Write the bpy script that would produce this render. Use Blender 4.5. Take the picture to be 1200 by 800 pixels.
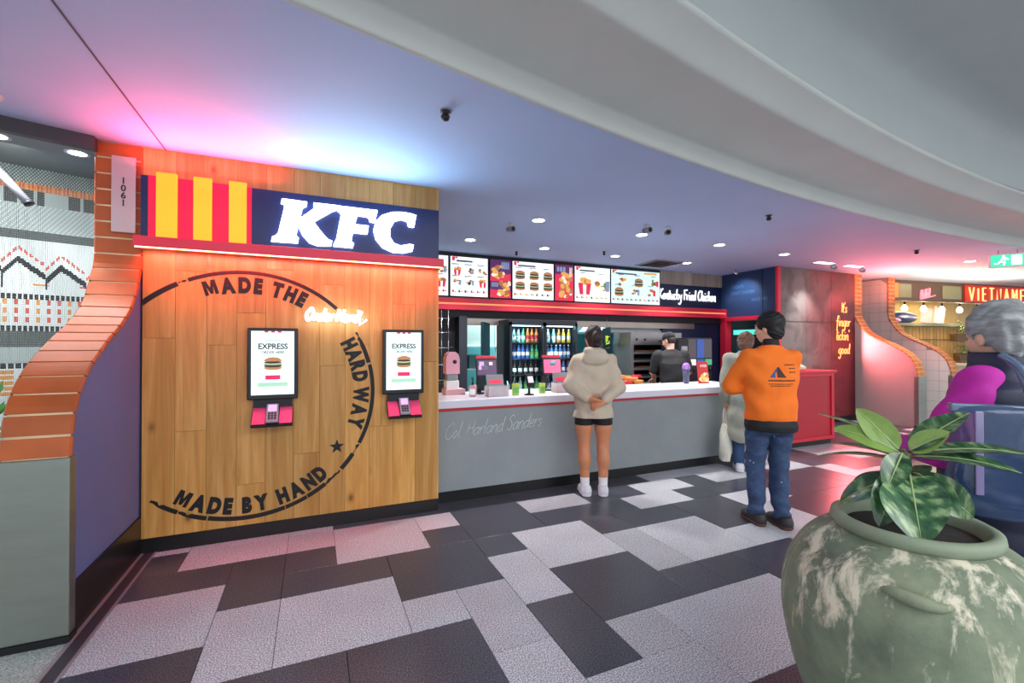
import bpy, bmesh, math, random
import numpy as np
from mathutils import Vector, Matrix
rnd = random.Random(7)
for o in list(bpy.data.objects): bpy.data.objects.remove(o)
SC = bpy.context.scene
COL = SC.collection
R = math.radians

# ------------------------------------------------------------------ camera
cam_d = bpy.data.cameras.new('camera'); cam = bpy.data.objects.new('camera', cam_d); COL.objects.link(cam)
cam_d.sensor_width = 36.0; cam_d.lens = 36.0 * 530.0 / 1200.0; cam_d.clip_start = 0.02; cam_d.clip_end = 200
cam.location = (0, 0, 1.5); cam.rotation_euler = (R(90.45), 0, R(-23.7))
SC.camera = cam

# ------------------------------------------------------------------ world, large lights, exposure
W = bpy.data.worlds.new('world'); SC.world = W; W.use_nodes = True
W.node_tree.nodes['Background'].inputs[0].default_value = (0.94, 0.97, 1.0, 1)
W.node_tree.nodes['Background'].inputs[1].default_value = 1.0
SC.view_settings.view_transform = 'Standard'
SC.view_settings.look = 'None'
SC.view_settings.gamma = 1.0
SC.view_settings.use_curve_mapping = False
SC.view_settings.exposure = 0.66

def area(name, loc, rot, sx, sy, power, col=(1, 1, 1), spread=None):
    l = bpy.data.lights.new(name, 'AREA'); l.shape = 'RECTANGLE'; l.size = sx; l.size_y = sy
    l.energy = power; l.color = col
    if spread: l.spread = R(spread)
    o = bpy.data.objects.new(name, l); COL.objects.link(o); o.location = loc; o.rotation_euler = rot
    return o
def spot(name, loc, target, power, angle=70, blend=.6, col=(1, 1, 1), size=.05):
    l = bpy.data.lights.new(name, 'SPOT'); l.energy = power; l.color = col; l.spot_size = R(angle); l.spot_blend = blend; l.shadow_soft_size = size
    o = bpy.data.objects.new(name, l); COL.objects.link(o); o.location = loc
    o.rotation_euler = (Vector(target) - Vector(loc)).to_track_quat('-Z', 'Y').to_euler()
    return o
# added fill light high behind the camera, in place of unseen atrium daylight
area('fill_light_back', (2.5, -3.2, 5.2), (R(30), 0, 0), 9, 5, 420, (0.95, 0.98, 1.0))

# ------------------------------------------------------------------ materials
def lin(c):
    if isinstance(c, str):
        c = c.lstrip('#'); c = [int(c[i:i + 2], 16) / 255 for i in (0, 2, 4)]
        return tuple(x / 12.92 if x <= .04045 else ((x + .055) / 1.055) ** 2.4 for x in c) + (1.0,)
    return tuple(c) + ((1.0,) if len(c) == 3 else ())
class NT:
    def __init__(s, m): s.t = m.node_tree; s.n = s.t.nodes; s.l = s.t.links
    def add(s, typ, **kw):
        n = s.n.new(typ)
        for k, v in kw.items():
            if k.startswith('i_'): n.inputs[k[2:].replace('_', ' ')].default_value = v
            else: setattr(n, k, v)
        return n
    def link(s, a, b): s.l.new(a, b)
def ramp(nt, stops, fac):
    r = nt.add('ShaderNodeValToRGB'); e = r.color_ramp.elements
    e[0].position, e[0].color = stops[0][0], lin(stops[0][1]); e[1].position, e[1].color = stops[-1][0], lin(stops[-1][1])
    for p, c in stops[1:-1]: k = e.new(p); k.color = lin(c)
    nt.link(fac, r.inputs[0]); return r
MATS = {}
def mat(name, col, rough=.6, metal=0.0, em=0.0, emcol=None, noise=0.0, nscale=8.0, bump=0.0, bscale=60.0, spec=.5, coat=0.0, trans=0.0, alpha=1.0, stretch=(1, 1, 1), sss=0.0, vary=0.0):
    if name in MATS: return MATS[name]
    m = bpy.data.materials.new(name); m.use_nodes = True; nt = NT(m); b = nt.n['Principled BSDF']
    c = lin(col)
    b.inputs['Base Color'].default_value = c; b.inputs['Roughness'].default_value = rough; b.inputs['Metallic'].default_value = metal
    b.inputs['Specular IOR Level'].default_value = spec; b.inputs['Coat Weight'].default_value = coat
    b.inputs['Transmission Weight'].default_value = trans; b.inputs['Alpha'].default_value = alpha
    if em: b.inputs['Emission Color'].default_value = lin(emcol or col); b.inputs['Emission Strength'].default_value = em
    tc = None
    if noise or bump:
        tc = nt.add('ShaderNodeTexCoord'); mp = nt.add('ShaderNodeMapping'); mp.inputs['Scale'].default_value = stretch
        nt.link(tc.outputs['Object'], mp.inputs[0])
    if noise:
        nz = nt.add('ShaderNodeTexNoise', i_Scale=nscale, i_Detail=6.0, i_Roughness=.6); nt.link(mp.outputs[0], nz.inputs['Vector'])
        lo = tuple(max(0, x * (1 - noise)) for x in c[:3]); hi = tuple(min(1, x * (1 + noise)) for x in c[:3])
        r = ramp(nt, [(.25, lo), (.75, hi)], nz.outputs['Fac']); nt.link(r.outputs[0], b.inputs['Base Color'])
    if vary:
        oi = nt.add('ShaderNodeObjectInfo'); hs = nt.add('ShaderNodeHueSaturation'); mr = nt.add('ShaderNodeMapRange')
        mr.inputs[3].default_value = 1 - vary; mr.inputs[4].default_value = 1 + vary
        nt.link(oi.outputs['Random'], mr.inputs[0]); nt.link(mr.outputs[0], hs.inputs['Value'])
        src = b.inputs['Base Color'].links[0].from_socket if b.inputs['Base Color'].links else None
        if src: nt.link(src, hs.inputs['Color'])
        else: hs.inputs['Color'].default_value = c
        nt.link(hs.outputs[0], b.inputs['Base Color'])
    if bump:
        n2 = nt.add('ShaderNodeTexNoise', i_Scale=bscale, i_Detail=4.0); nt.link(mp.outputs[0], n2.inputs['Vector'])
        bp = nt.add('ShaderNodeBump', i_Strength=bump, i_Distance=.01); nt.link(n2.outputs['Fac'], bp.inputs['Height']); nt.link(bp.outputs[0], b.inputs['Normal'])
    MATS[name] = m
    return m
def wood_mat(name, c0, c1, c2, scale=1.0, rough=.45, knots=True):
    m = bpy.data.materials.new(name); m.use_nodes = True; nt = NT(m); b = nt.n['Principled BSDF']
    tc = nt.add('ShaderNodeTexCoord'); oi = nt.add('ShaderNodeObjectInfo')
    mx = nt.add('ShaderNodeVectorMath', operation='SCALE'); cmb = nt.add('ShaderNodeCombineXYZ')
    for i in range(3): nt.link(oi.outputs['Random'], cmb.inputs[i])
    nt.link(cmb.outputs[0], mx.inputs[0]); mx.inputs['Scale'].default_value = 37.0
    ad = nt.add('ShaderNodeVectorMath', operation='ADD'); nt.link(tc.outputs['Object'], ad.inputs[0]); nt.link(mx.outputs[0], ad.inputs[1])
    mp = nt.add('ShaderNodeMapping'); mp.inputs['Scale'].default_value = (14 * scale, 14 * scale, .9 * scale); nt.link(ad.outputs[0], mp.inputs[0])
    n1 = nt.add('ShaderNodeTexNoise', i_Scale=1.0, i_Detail=8.0, i_Roughness=.62, i_Distortion=.8); nt.link(mp.outputs[0], n1.inputs['Vector'])
    r = ramp(nt, [(.2, c0), (.5, c1), (.8, c2)], n1.outputs['Fac'])
    mp2 = nt.add('ShaderNodeMapping'); mp2.inputs['Scale'].default_value = (90, 90, 2.2); nt.link(ad.outputs[0], mp2.inputs[0])
    n2 = nt.add('ShaderNodeTexNoise', i_Scale=1.0, i_Detail=3.0); nt.link(mp2.outputs[0], n2.inputs['Vector'])
    mxc = nt.add('ShaderNodeMix', data_type='RGBA', blend_type='MULTIPLY'); mxc.inputs[0].default_value = .22
    r2 = ramp(nt, [(.3, (.55, .5, .45)), (.6, (1, 1, 1))], n2.outputs['Fac'])
    nt.link(r.outputs[0], mxc.inputs[6]); nt.link(r2.outputs[0], mxc.inputs[7])
    last = mxc.outputs[2]
    if knots:
        mp3 = nt.add('ShaderNodeMapping'); mp3.inputs['Scale'].default_value = (3.2, 3.2, 2.0); nt.link(ad.outputs[0], mp3.inputs[0])
        v = nt.add('ShaderNodeTexVoronoi', i_Scale=1.0); nt.link(mp3.outputs[0], v.inputs['Vector'])
        r3 = ramp(nt, [(.03, (.16, .09, .05)), (.075, (.75, .7, .65)), (.13, (1, 1, 1))], v.outputs['Distance'])
        m2 = nt.add('ShaderNodeMix', data_type='RGBA', blend_type='MULTIPLY'); m2.inputs[0].default_value = .8
        nt.link(last, m2.inputs[6]); nt.link(r3.outputs[0], m2.inputs[7]); last = m2.outputs[2]
    hs = nt.add('ShaderNodeHueSaturation'); mr = nt.add('ShaderNodeMapRange'); mr.inputs[3].default_value = .8; mr.inputs[4].default_value = 1.12
    nt.link(oi.outputs['Random'], mr.inputs[0]); nt.link(mr.outputs[0], hs.inputs['Value']); nt.link(last, hs.inputs['Color'])
    nt.link(hs.outputs[0], b.inputs['Base Color']); b.inputs['Roughness'].default_value = rough
    bp = nt.add('ShaderNodeBump', i_Strength=.12, i_Distance=.004); nt.link(n2.outputs['Fac'], bp.inputs['Height']); nt.link(bp.outputs[0], b.inputs['Normal'])
    MATS[name] = m
    return m
def granite(name, c0, c1, c2, rough, spec=.5):
    m = bpy.data.materials.new(name); m.use_nodes = True; nt = NT(m); b = nt.n['Principled BSDF']
    tc = nt.add('ShaderNodeTexCoord'); oi = nt.add('ShaderNodeObjectInfo')
    n1 = nt.add('ShaderNodeTexNoise', i_Scale=150.0, i_Detail=3.0, i_Roughness=.7); nt.link(tc.outputs['Object'], n1.inputs['Vector'])
    r = ramp(nt, [(.40, c0), (.5, c1), (.60, c2)], n1.outputs['Fac'])
    n2 = nt.add('ShaderNodeTexNoise', i_Scale=2.5, i_Detail=4.0); nt.link(tc.outputs['Object'], n2.inputs['Vector'])
    r2 = ramp(nt, [(.3, (.86, .86, .86)), (.7, (1, 1, 1))], n2.outputs['Fac'])
    mx = nt.add('ShaderNodeMix', data_type='RGBA', blend_type='MULTIPLY'); mx.inputs[0].default_value = 1.0
    nt.link(r.outputs[0], mx.inputs[6]); nt.link(r2.outputs[0], mx.inputs[7])
    hs = nt.add('ShaderNodeHueSaturation'); mr = nt.add('ShaderNodeMapRange'); mr.inputs[3].default_value = .88; mr.inputs[4].default_value = 1.1
    nt.link(oi.outputs['Random'], mr.inputs[0]); nt.link(mr.outputs[0], hs.inputs['Value']); nt.link(mx.outputs[2], hs.inputs['Color'])
    nt.link(hs.outputs[0], b.inputs['Base Color'])
    b.inputs['Roughness'].default_value = rough; b.inputs['Specular IOR Level'].default_value = spec
    MATS[name] = m
    return m

# ------------------------------------------------------------------ mesh helpers
class MB:
    """collects shapes; build() links them as one mesh object"""
    def __init__(s): s.v = []; s.f = []; s.m = []; s.mats = []; s.sm = []
    def mi(s, m):
        if isinstance(m, str): m = MATS[m]
        if m not in s.mats: s.mats.append(m)
        return s.mats.index(m)
    def poly(s, pts, faces, m=None, smooth=False):
        k = len(s.v); s.v += [tuple(p) for p in pts]; i = s.mi(m) if m is not None else 0
        for f in faces: s.f.append(tuple(k + a for a in f)); s.m.append(i); s.sm.append(smooth)
        return s
    def box(s, c, d, m=None, rot=None, bev=0.0):
        x, y, z = (t / 2 for t in d)
        if bev:
            b = min(bev, x * .9, y * .9, z * .9)
            bm = bmesh.new(); bmesh.ops.create_cube(bm, size=1.0, matrix=Matrix.Diagonal((d[0], d[1], d[2], 1)))
            bmesh.ops.bevel(bm, geom=bm.edges[:], offset=b, segments=2, affect='EDGES', profile=.5)
            P = [v.co.copy() for v in bm.verts]; F = [[v.index for v in f.verts] for f in bm.faces]; bm.free()
        else:
            P = [Vector((a, b_, c_)) for a in (-x, x) for b_ in (-y, y) for c_ in (-z, z)]
            F = [(0, 1, 3, 2), (4, 6, 7, 5), (0, 4, 5, 1), (2, 3, 7, 6), (0, 2, 6, 4), (1, 5, 7, 3)]
        if rot is not None: P = [rot @ p for p in P]
        c = Vector(c); return s.poly([p + c for p in P], F, m, False)
    def bx(s, x0, x1, y0, y1, z0, z1, m=None, bev=0.0):
        return s.box(((x0 + x1) / 2, (y0 + y1) / 2, (z0 + z1) / 2), (x1 - x0, y1 - y0, z1 - z0), m, None, bev)
    def lathe(s, prof, m=None, n=24, c=(0, 0, 0), sx=1, sy=1, rot=None, cap=True):
        P = []; F = []
        for (r, z) in prof:
            for i in range(n):
                a = 2 * math.pi * i / n; p = Vector((r * sx * math.cos(a), r * sy * math.sin(a), z))
                if rot is not None: p = rot @ p
                P.append(p + Vector(c))
        for j in range(len(prof) - 1):
            for i in range(n):
                i2 = (i + 1) % n; F.append((j * n + i, j * n + i2, (j + 1) * n + i2, (j + 1) * n + i))
        if cap: F.append(tuple(reversed(range(n)))); F.append(tuple((len(prof) - 1) * n + i for i in range(n)))
        return s.poly(P, F, m, True)
    def cyl(s, a, b, r0, r1=None, m=None, n=12, cap=True):
        a, b = Vector(a), Vector(b); r1 = r0 if r1 is None else r1; d = b - a
        q = d.to_track_quat('Z', 'Y').to_matrix()
        return s.lathe([(r0, 0), (r1, d.length)], m, n, a, rot=q, cap=cap)
    def tube(s, pts, r, m=None, n=8, closed=False):
        pts = [Vector(p) for p in pts]; N = len(pts); P = []; F = []
        rr = r if isinstance(r, (list, tuple)) else [r] * N
        up = None
        for i, p in enumerate(pts):
            t = (pts[(i + 1) % N] - pts[i - 1]) if closed else (pts[min(i + 1, N - 1)] - pts[max(i - 1, 0)])
            if t.length < 1e-9: t = Vector((0, 0, 1))
            t.normalize()
            if up is None: up = Vector((0, 0, 1)) if abs(t.z) < .9 else Vector((1, 0, 0))
            u = t.cross(up)
            if u.length < 1e-5: u = t.cross(Vector((1, 0, 0)))
            u.normalize(); w = u.cross(t); up = w
            for k in range(n):
                a = 2 * math.pi * k / n; P.append(p + rr[i] * (math.cos(a) * u + math.sin(a) * w))
        for i in range(N if closed else N - 1):
            j = (i + 1) % N
            for k in range(n):
                k2 = (k + 1) % n; F.append((i * n + k, i * n + k2, j * n + k2, j * n + k))
        if not closed: F.append(tuple(range(n))); F.append(tuple((N - 1) * n + k for k in reversed(range(n))))
        return s.poly(P, F, m, True)
    def ell(s, c, r, m=None, n=16, k=10, rot=None):
        prof = [(max(1e-4, math.sin(math.pi * j / k)), -math.cos(math.pi * j / k)) for j in range(k + 1)]
        P = []; F = []
        for (a_, z) in prof:
            for i in range(n):
                a = 2 * math.pi * i / n; p = Vector((a_ * math.cos(a) * r[0], a_ * math.sin(a) * r[1], z * r[2]))
                if rot is not None: p = rot @ p
                P.append(p + Vector(c))
        for j in range(k):
            for i in range(n):
                i2 = (i + 1) % n; F.append((j * n + i, j * n + i2, (j + 1) * n + i2, (j + 1) * n + i))
        return s.poly(P, F, m, True)
    def prism(s, pts2, t, m=None, frame=None):
        """pts2 outline (CCW) in a plane; extruded by t along the plane normal. frame(u,v,w)->xyz"""
        n = len(pts2); fr = frame or (lambda u, v, w: (u, w, v))
        P = [fr(u, v, 0) for u, v in pts2] + [fr(u, v, t) for u, v in pts2]
        F = [tuple(range(n)), tuple(reversed(range(n, 2 * n)))] + [(i, n + i, n + (i + 1) % n, (i + 1) % n) for i in range(n)]
        return s.poly(P, F, m)
    def mesh_add(s, V, F, m=None, smooth=False): return s.poly(V, F, m, smooth)
    def build(s, name, m=None, parent=None, tri=False):
        me = bpy.data.meshes.new(name); me.from_pydata([tuple(p) for p in s.v], [], s.f)
        mats = s.mats or [MATS[m] if isinstance(m, str) else m]
        for x in mats: me.materials.append(x)
        if s.mats: me.polygons.foreach_set('material_index', s.m)
        me.polygons.foreach_set('use_smooth', s.sm)
        bm = bmesh.new(); bm.from_mesh(me); bmesh.ops.recalc_face_normals(bm, faces=bm.faces); bm.to_mesh(me); bm.free()
        me.update()
        return link(name, me, parent)
def link(name, me, parent=None, loc=None):
    o = bpy.data.objects.new(name, me); COL.objects.link(o)
    if parent is not None: o.parent = parent
    if loc is not None: o.location = loc
    return o
def tag(o, label=None, cat=None, group=None, kind=None):
    if label: o['label'] = label
    if cat: o['category'] = cat
    if group: o['group'] = group
    if kind: o['kind'] = kind
    return o
def thing(name, label, cat, loc=(0, 0, 0), rz=0.0, group=None):
    o = bpy.data.objects.new(name, None); COL.objects.link(o); o.location = loc; o.rotation_euler = (0, 0, rz); o.empty_display_size = .1
    return tag(o, label, cat, group)
def struct(o): o['kind'] = 'structure'; return o
def copy_tree(o, parent=None):
    c = o.copy(); COL.objects.link(c)
    if parent is not None: c.parent = parent
    for ch in [x for x in COL.objects if x.parent is o]: copy_tree(ch, c)
    return c
def text_geo(body, size=1.0, weight=0.0, extrude=0.0, xs=1.0, align='LEFT', spacing=1.0, shear=0.0):
    cu = bpy.data.curves.new('t', 'FONT'); cu.body = body; cu.size = size; cu.offset = weight; cu.extrude = extrude; cu.align_x = align
    cu.space_character = spacing; cu.shear = shear; cu.resolution_u = 4
    ob = bpy.data.objects.new('t', cu); me = bpy.data.meshes.new_from_object(ob)
    V = [(v.co.x * xs, v.co.y, v.co.z) for v in me.vertices]; F = [tuple(p.vertices) for p in me.polygons]
    bpy.data.objects.remove(ob); bpy.data.curves.remove(cu); bpy.data.meshes.remove(me)
    return V, F
def catmull(pts, n=8, closed=False):
    pts = [Vector(p) for p in pts]; N = len(pts); out = []
    rng = range(N) if closed else range(N - 1)
    for i in rng:
        if closed: p0, p1, p2, p3 = pts[i - 1], pts[i], pts[(i + 1) % N], pts[(i + 2) % N]
        else: p0, p1, p2, p3 = pts[max(i - 1, 0)], pts[i], pts[i + 1], pts[min(i + 2, N - 1)]
        for k in range(n):
            t = k / n
            out.append(.5 * ((2 * p1) + (p2 - p0) * t + (2 * p0 - 5 * p1 + 4 * p2 - p3) * t * t + (3 * p1 - p0 - 3 * p2 + p3) * t ** 3))
    if not closed: out.append(pts[-1])
    return out

# common materials
mat('ceiling_bluelit', '#a8bfe6', .75, noise=.03, nscale=1.5)  # white plaster; the bluish light falling on it is put into this colour
mat('paint_grey', '#c3c9c6', .8, noise=.04, nscale=2)
mat('paint_upper', '#b4bdbe', .8, noise=.03, nscale=2)
mat('black_base', '#0c0d12', .35)
mat('black_plastic', '#15161b', .4)
mat('dark_metal', '#24262c', .45, metal=.4)
mat('navy', '#152048', .45, noise=.1, nscale=4)
mat('red_paint', '#e62848', .4)
mat('steel', '#8f9690', .36, metal=.85, noise=.08, nscale=3, stretch=(1, 1, 6))
mat('white_plastic', '#e6e6ea', .4)
mat('grey_plastic', '#8e9299', .5)
mat('glass', '#e8f4f6', .05, trans=1.0, spec=.5)
mat('chrome', '#d0d3d6', .18, metal=1.0)
# ================================================================== FLOOR
granite('granite_light', '#6a6c76', '#b3b5be', '#eeeef4', .42)
granite('granite_dark', '#1d1e26', '#3d3f4a', '#6c6e7c', .28)
mat('grout', '#2a2a2e', .8)
fl = MB(); fl.bx(-7, 24, -7, 10, -.12, -.006); floor = struct(fl.build('floor', 'grout'))
TX, TY, UX, UY = 1.128, 2.06, .325, .3165
L, D = 'granite_light', 'granite_dark'
known = [
 (-7,-6,6,7,L),(-6,-4,5,6,L),(-4,-3,5,6,L),(-3,-1,4,6,L),(-1,0,5,6,L),(-7,-6,5,6,D),(-7,-5,4,5,D),(-5,-4,3,5,D),(-7,-5,2,4,L),(-5,-4,1,3,L),
 (-4,-2,1,3,L),(-7,-5,0,2,D),(-4,-3,4,5,D),(-4,-2,3,4,D),(-2,0,2,4,D),(-1,0,4,5,D),(-2,-1,1,2,L),(-1,0,0,2,L),(-1,0,-2,0,L),
 (-3,-1,-1,1,D),(-5,-3,-1,1,D),(0,1,1,3,L),(0,1,3,4,D),(0,2,4,6,D),(1,3,2,4,L),(3,4,1,3,L),(1,3,0,2,D),(0,1,-1,1,D),(1,2,-1,0,L),
 (2,4,-2,0,L),(4,5,-2,0,L),(0,2,-3,-1,L),(3,4,0,1,D),(4,5,0,1,D),(5,7,-1,1,D),(4,6,1,3,L),(6,7,1,2,L),(6,8,2,4,D),(3,4,3,4,D),(4,6,3,4,D),
 (2,4,4,5,D),(2,4,5,6,L),(4,5,5,6,D),(4,5,4,5,D),(5,7,4,5,L),(5,6,5,6,D),(6,8,5,6,L),(7,8,4,5,D),(9,11,5,6,L),(8,10,3,4,L),(8,9,4,6,D),(9,11,4,5,D),(7,9,1,2,L),
 (-4,-3,6,7,L),(-6,-4,6,7,L),(-3,-1,6,7,D),(-1,0,6,7,D),(0,2,6,7,D),(2,4,6,7,D),(4,7,6,7,D),(10,12,3,4,D),(9,11,1,3,D),(8,9,2,3,L)]
occ = {}
tiles = []
def put(i0, i1, j0, j1, c):
    for i in range(i0, i1):
        for j in range(j0, j1):
            if (i, j) in occ: return False
    for i in range(i0, i1):
        for j in range(j0, j1): occ[(i, j)] = 1
    tiles.append((i0, i1, j0, j1, c)); return True
for k in known: put(*k)
rt = random.Random(21)
for j in range(-13, 11):
    for i in range(-7, 40):
        if (i, j) in occ: continue
        for (w, h) in rt.sample([(2, 2), (2, 1), (1, 2), (2, 2)], 4) + [(1, 1)]:
            if i + w > 40 or j + h > 11: continue
            if all((a, b) not in occ for a in range(i, i + w) for b in range(j, j + h)):
                put(i, i + w, j, j + h, rt.choice([L, D])); break
tile_mesh = {}
def tile_me(w, h, c):
    k = (w, h, c)
    if k not in tile_mesh:
        b = MB(); b.box((0, 0, -.006), (w * UX - .003, h * UY - .003, .012), c, bev=.0012)
        o = b.build('tile'); tile_mesh[k] = o.data; bpy.data.objects.remove(o)
    return tile_mesh[k]
def tkey(t):
    x = TX + UX * (t[0] + t[1]) / 2; y = TY + UY * (t[2] + t[3]) / 2
    d = x * .402 + y * .9157; cx = x * .9157 - y * .402
    vis = d > .6 and abs(cx) < d * 1.25
    return (0 if vis else 1, d)
tiles.sort(key=tkey)
rest = MB()
for n, t in enumerate(tiles):
    w, h = t[1] - t[0], t[3] - t[2]; x = TX + UX * (t[0] + t[1]) / 2; y = TY + UY * (t[2] + t[3]) / 2
    if n < 290: link('tile', tile_me(w, h, t[4]), floor, (x, y, rt.uniform(-.0006, .0006)))
    else: rest.box((x, y, -.006), (w * UX - .003, h * UY - .003, .012), t[4])
o = rest.build('distant_tiles', None, floor); o['kind'] = 'stuff'
# metal threshold strips on the left, running towards the wood wall
mat('strip_light', '#a79aa4', .3, metal=.5)
mat('strip_dark', '#38333d', .4)
t = MB(); t.bx(-1.108, -1.05, -2, 4.05, -.006, .004); struct(t.build('trim_1', 'strip_dark'))
t = MB(); t.bx(-1.128, -1.108, -2, 4.05, -.006, .006); struct(t.build('trim_2', 'strip_light'))
t = MB(); t.bx(-1.05, -1.036, -2, 4.05, -.006, .006); struct(t.build('trim_3', 'strip_light'))
granite('granite_shop', '#7c827c', '#a4aaa4', '#c9cdc8', .5)
t = MB()
struct(t.bx(-5, -1.128, -2, 5.2, -.006, .002).build('floor_shop', 'granite_shop'))

# ================================================================== CEILING
CX, CY = 8.0, -29.95
def arc(r, a0=-30, a1=34, n=90):
    return [(CX + r * math.sin(R(a0 + (a1 - a0) * i / n)), CY + r * math.cos(R(a0 + (a1 - a0) * i / n))) for i in range(n + 1)]
def ring_strip(mb, prof, m, n=90):
    rows = [[(x, y, z) for x, y in arc(r, n=n)] for r, z in prof]
    P = [p for row in rows for p in row]; k = n + 1; F = []
    for a in range(len(prof) - 1):
        for i in range(n): F.append((a * k + i, a * k + i + 1, (a + 1) * k + i + 1, (a + 1) * k + i))
    mb.poly(P, F, m, True)
c = MB(); A = arc(33.05); P = []; F = []
for x, y in A: P += [(x, y, 2.93), (x, 11.0, 2.93), (x, y, 3.02), (x, 11.0, 3.02)]
for i in range(len(A) - 1):
    a = 4 * i; F += [(a, a + 1, a + 5, a + 4), (a + 2, a + 6, a + 7, a + 3)]
c.poly(P, F)
ceiling = struct(c.build('ceiling', 'ceiling_bluelit'))
c = MB(); ring_strip(c, [(33.05, 2.93), (33.04, 2.928), (33.02, 2.94), (33.0, 3.04), (32.985, 3.06), (32.46, 3.075), (32.43, 3.08), (32.415, 3.10), (32.27, 3.165), (32.25, 3.175), (32.25, 3.19), (32.40, 3.26), (32.40, 3.32), (33.1, 3.36)], 'paint_grey')
struct(c.build('ceiling_stepped'))
c = MB(); ring_strip(c, [(32.40, 3.30), (32.40, 3.72), (32.37, 3.82), (32.28, 3.88), (32.1, 3.9), (29.0, 3.9)], 'paint_upper')
struct(c.build('ceiling_upper'))
t = MB(); t.bx(-1.0, -.992, 1.8, 4.05, 2.926, 2.9305); struct(t.build('trim_4', mat('joint_grey', '#55505f', .8)))

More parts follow.
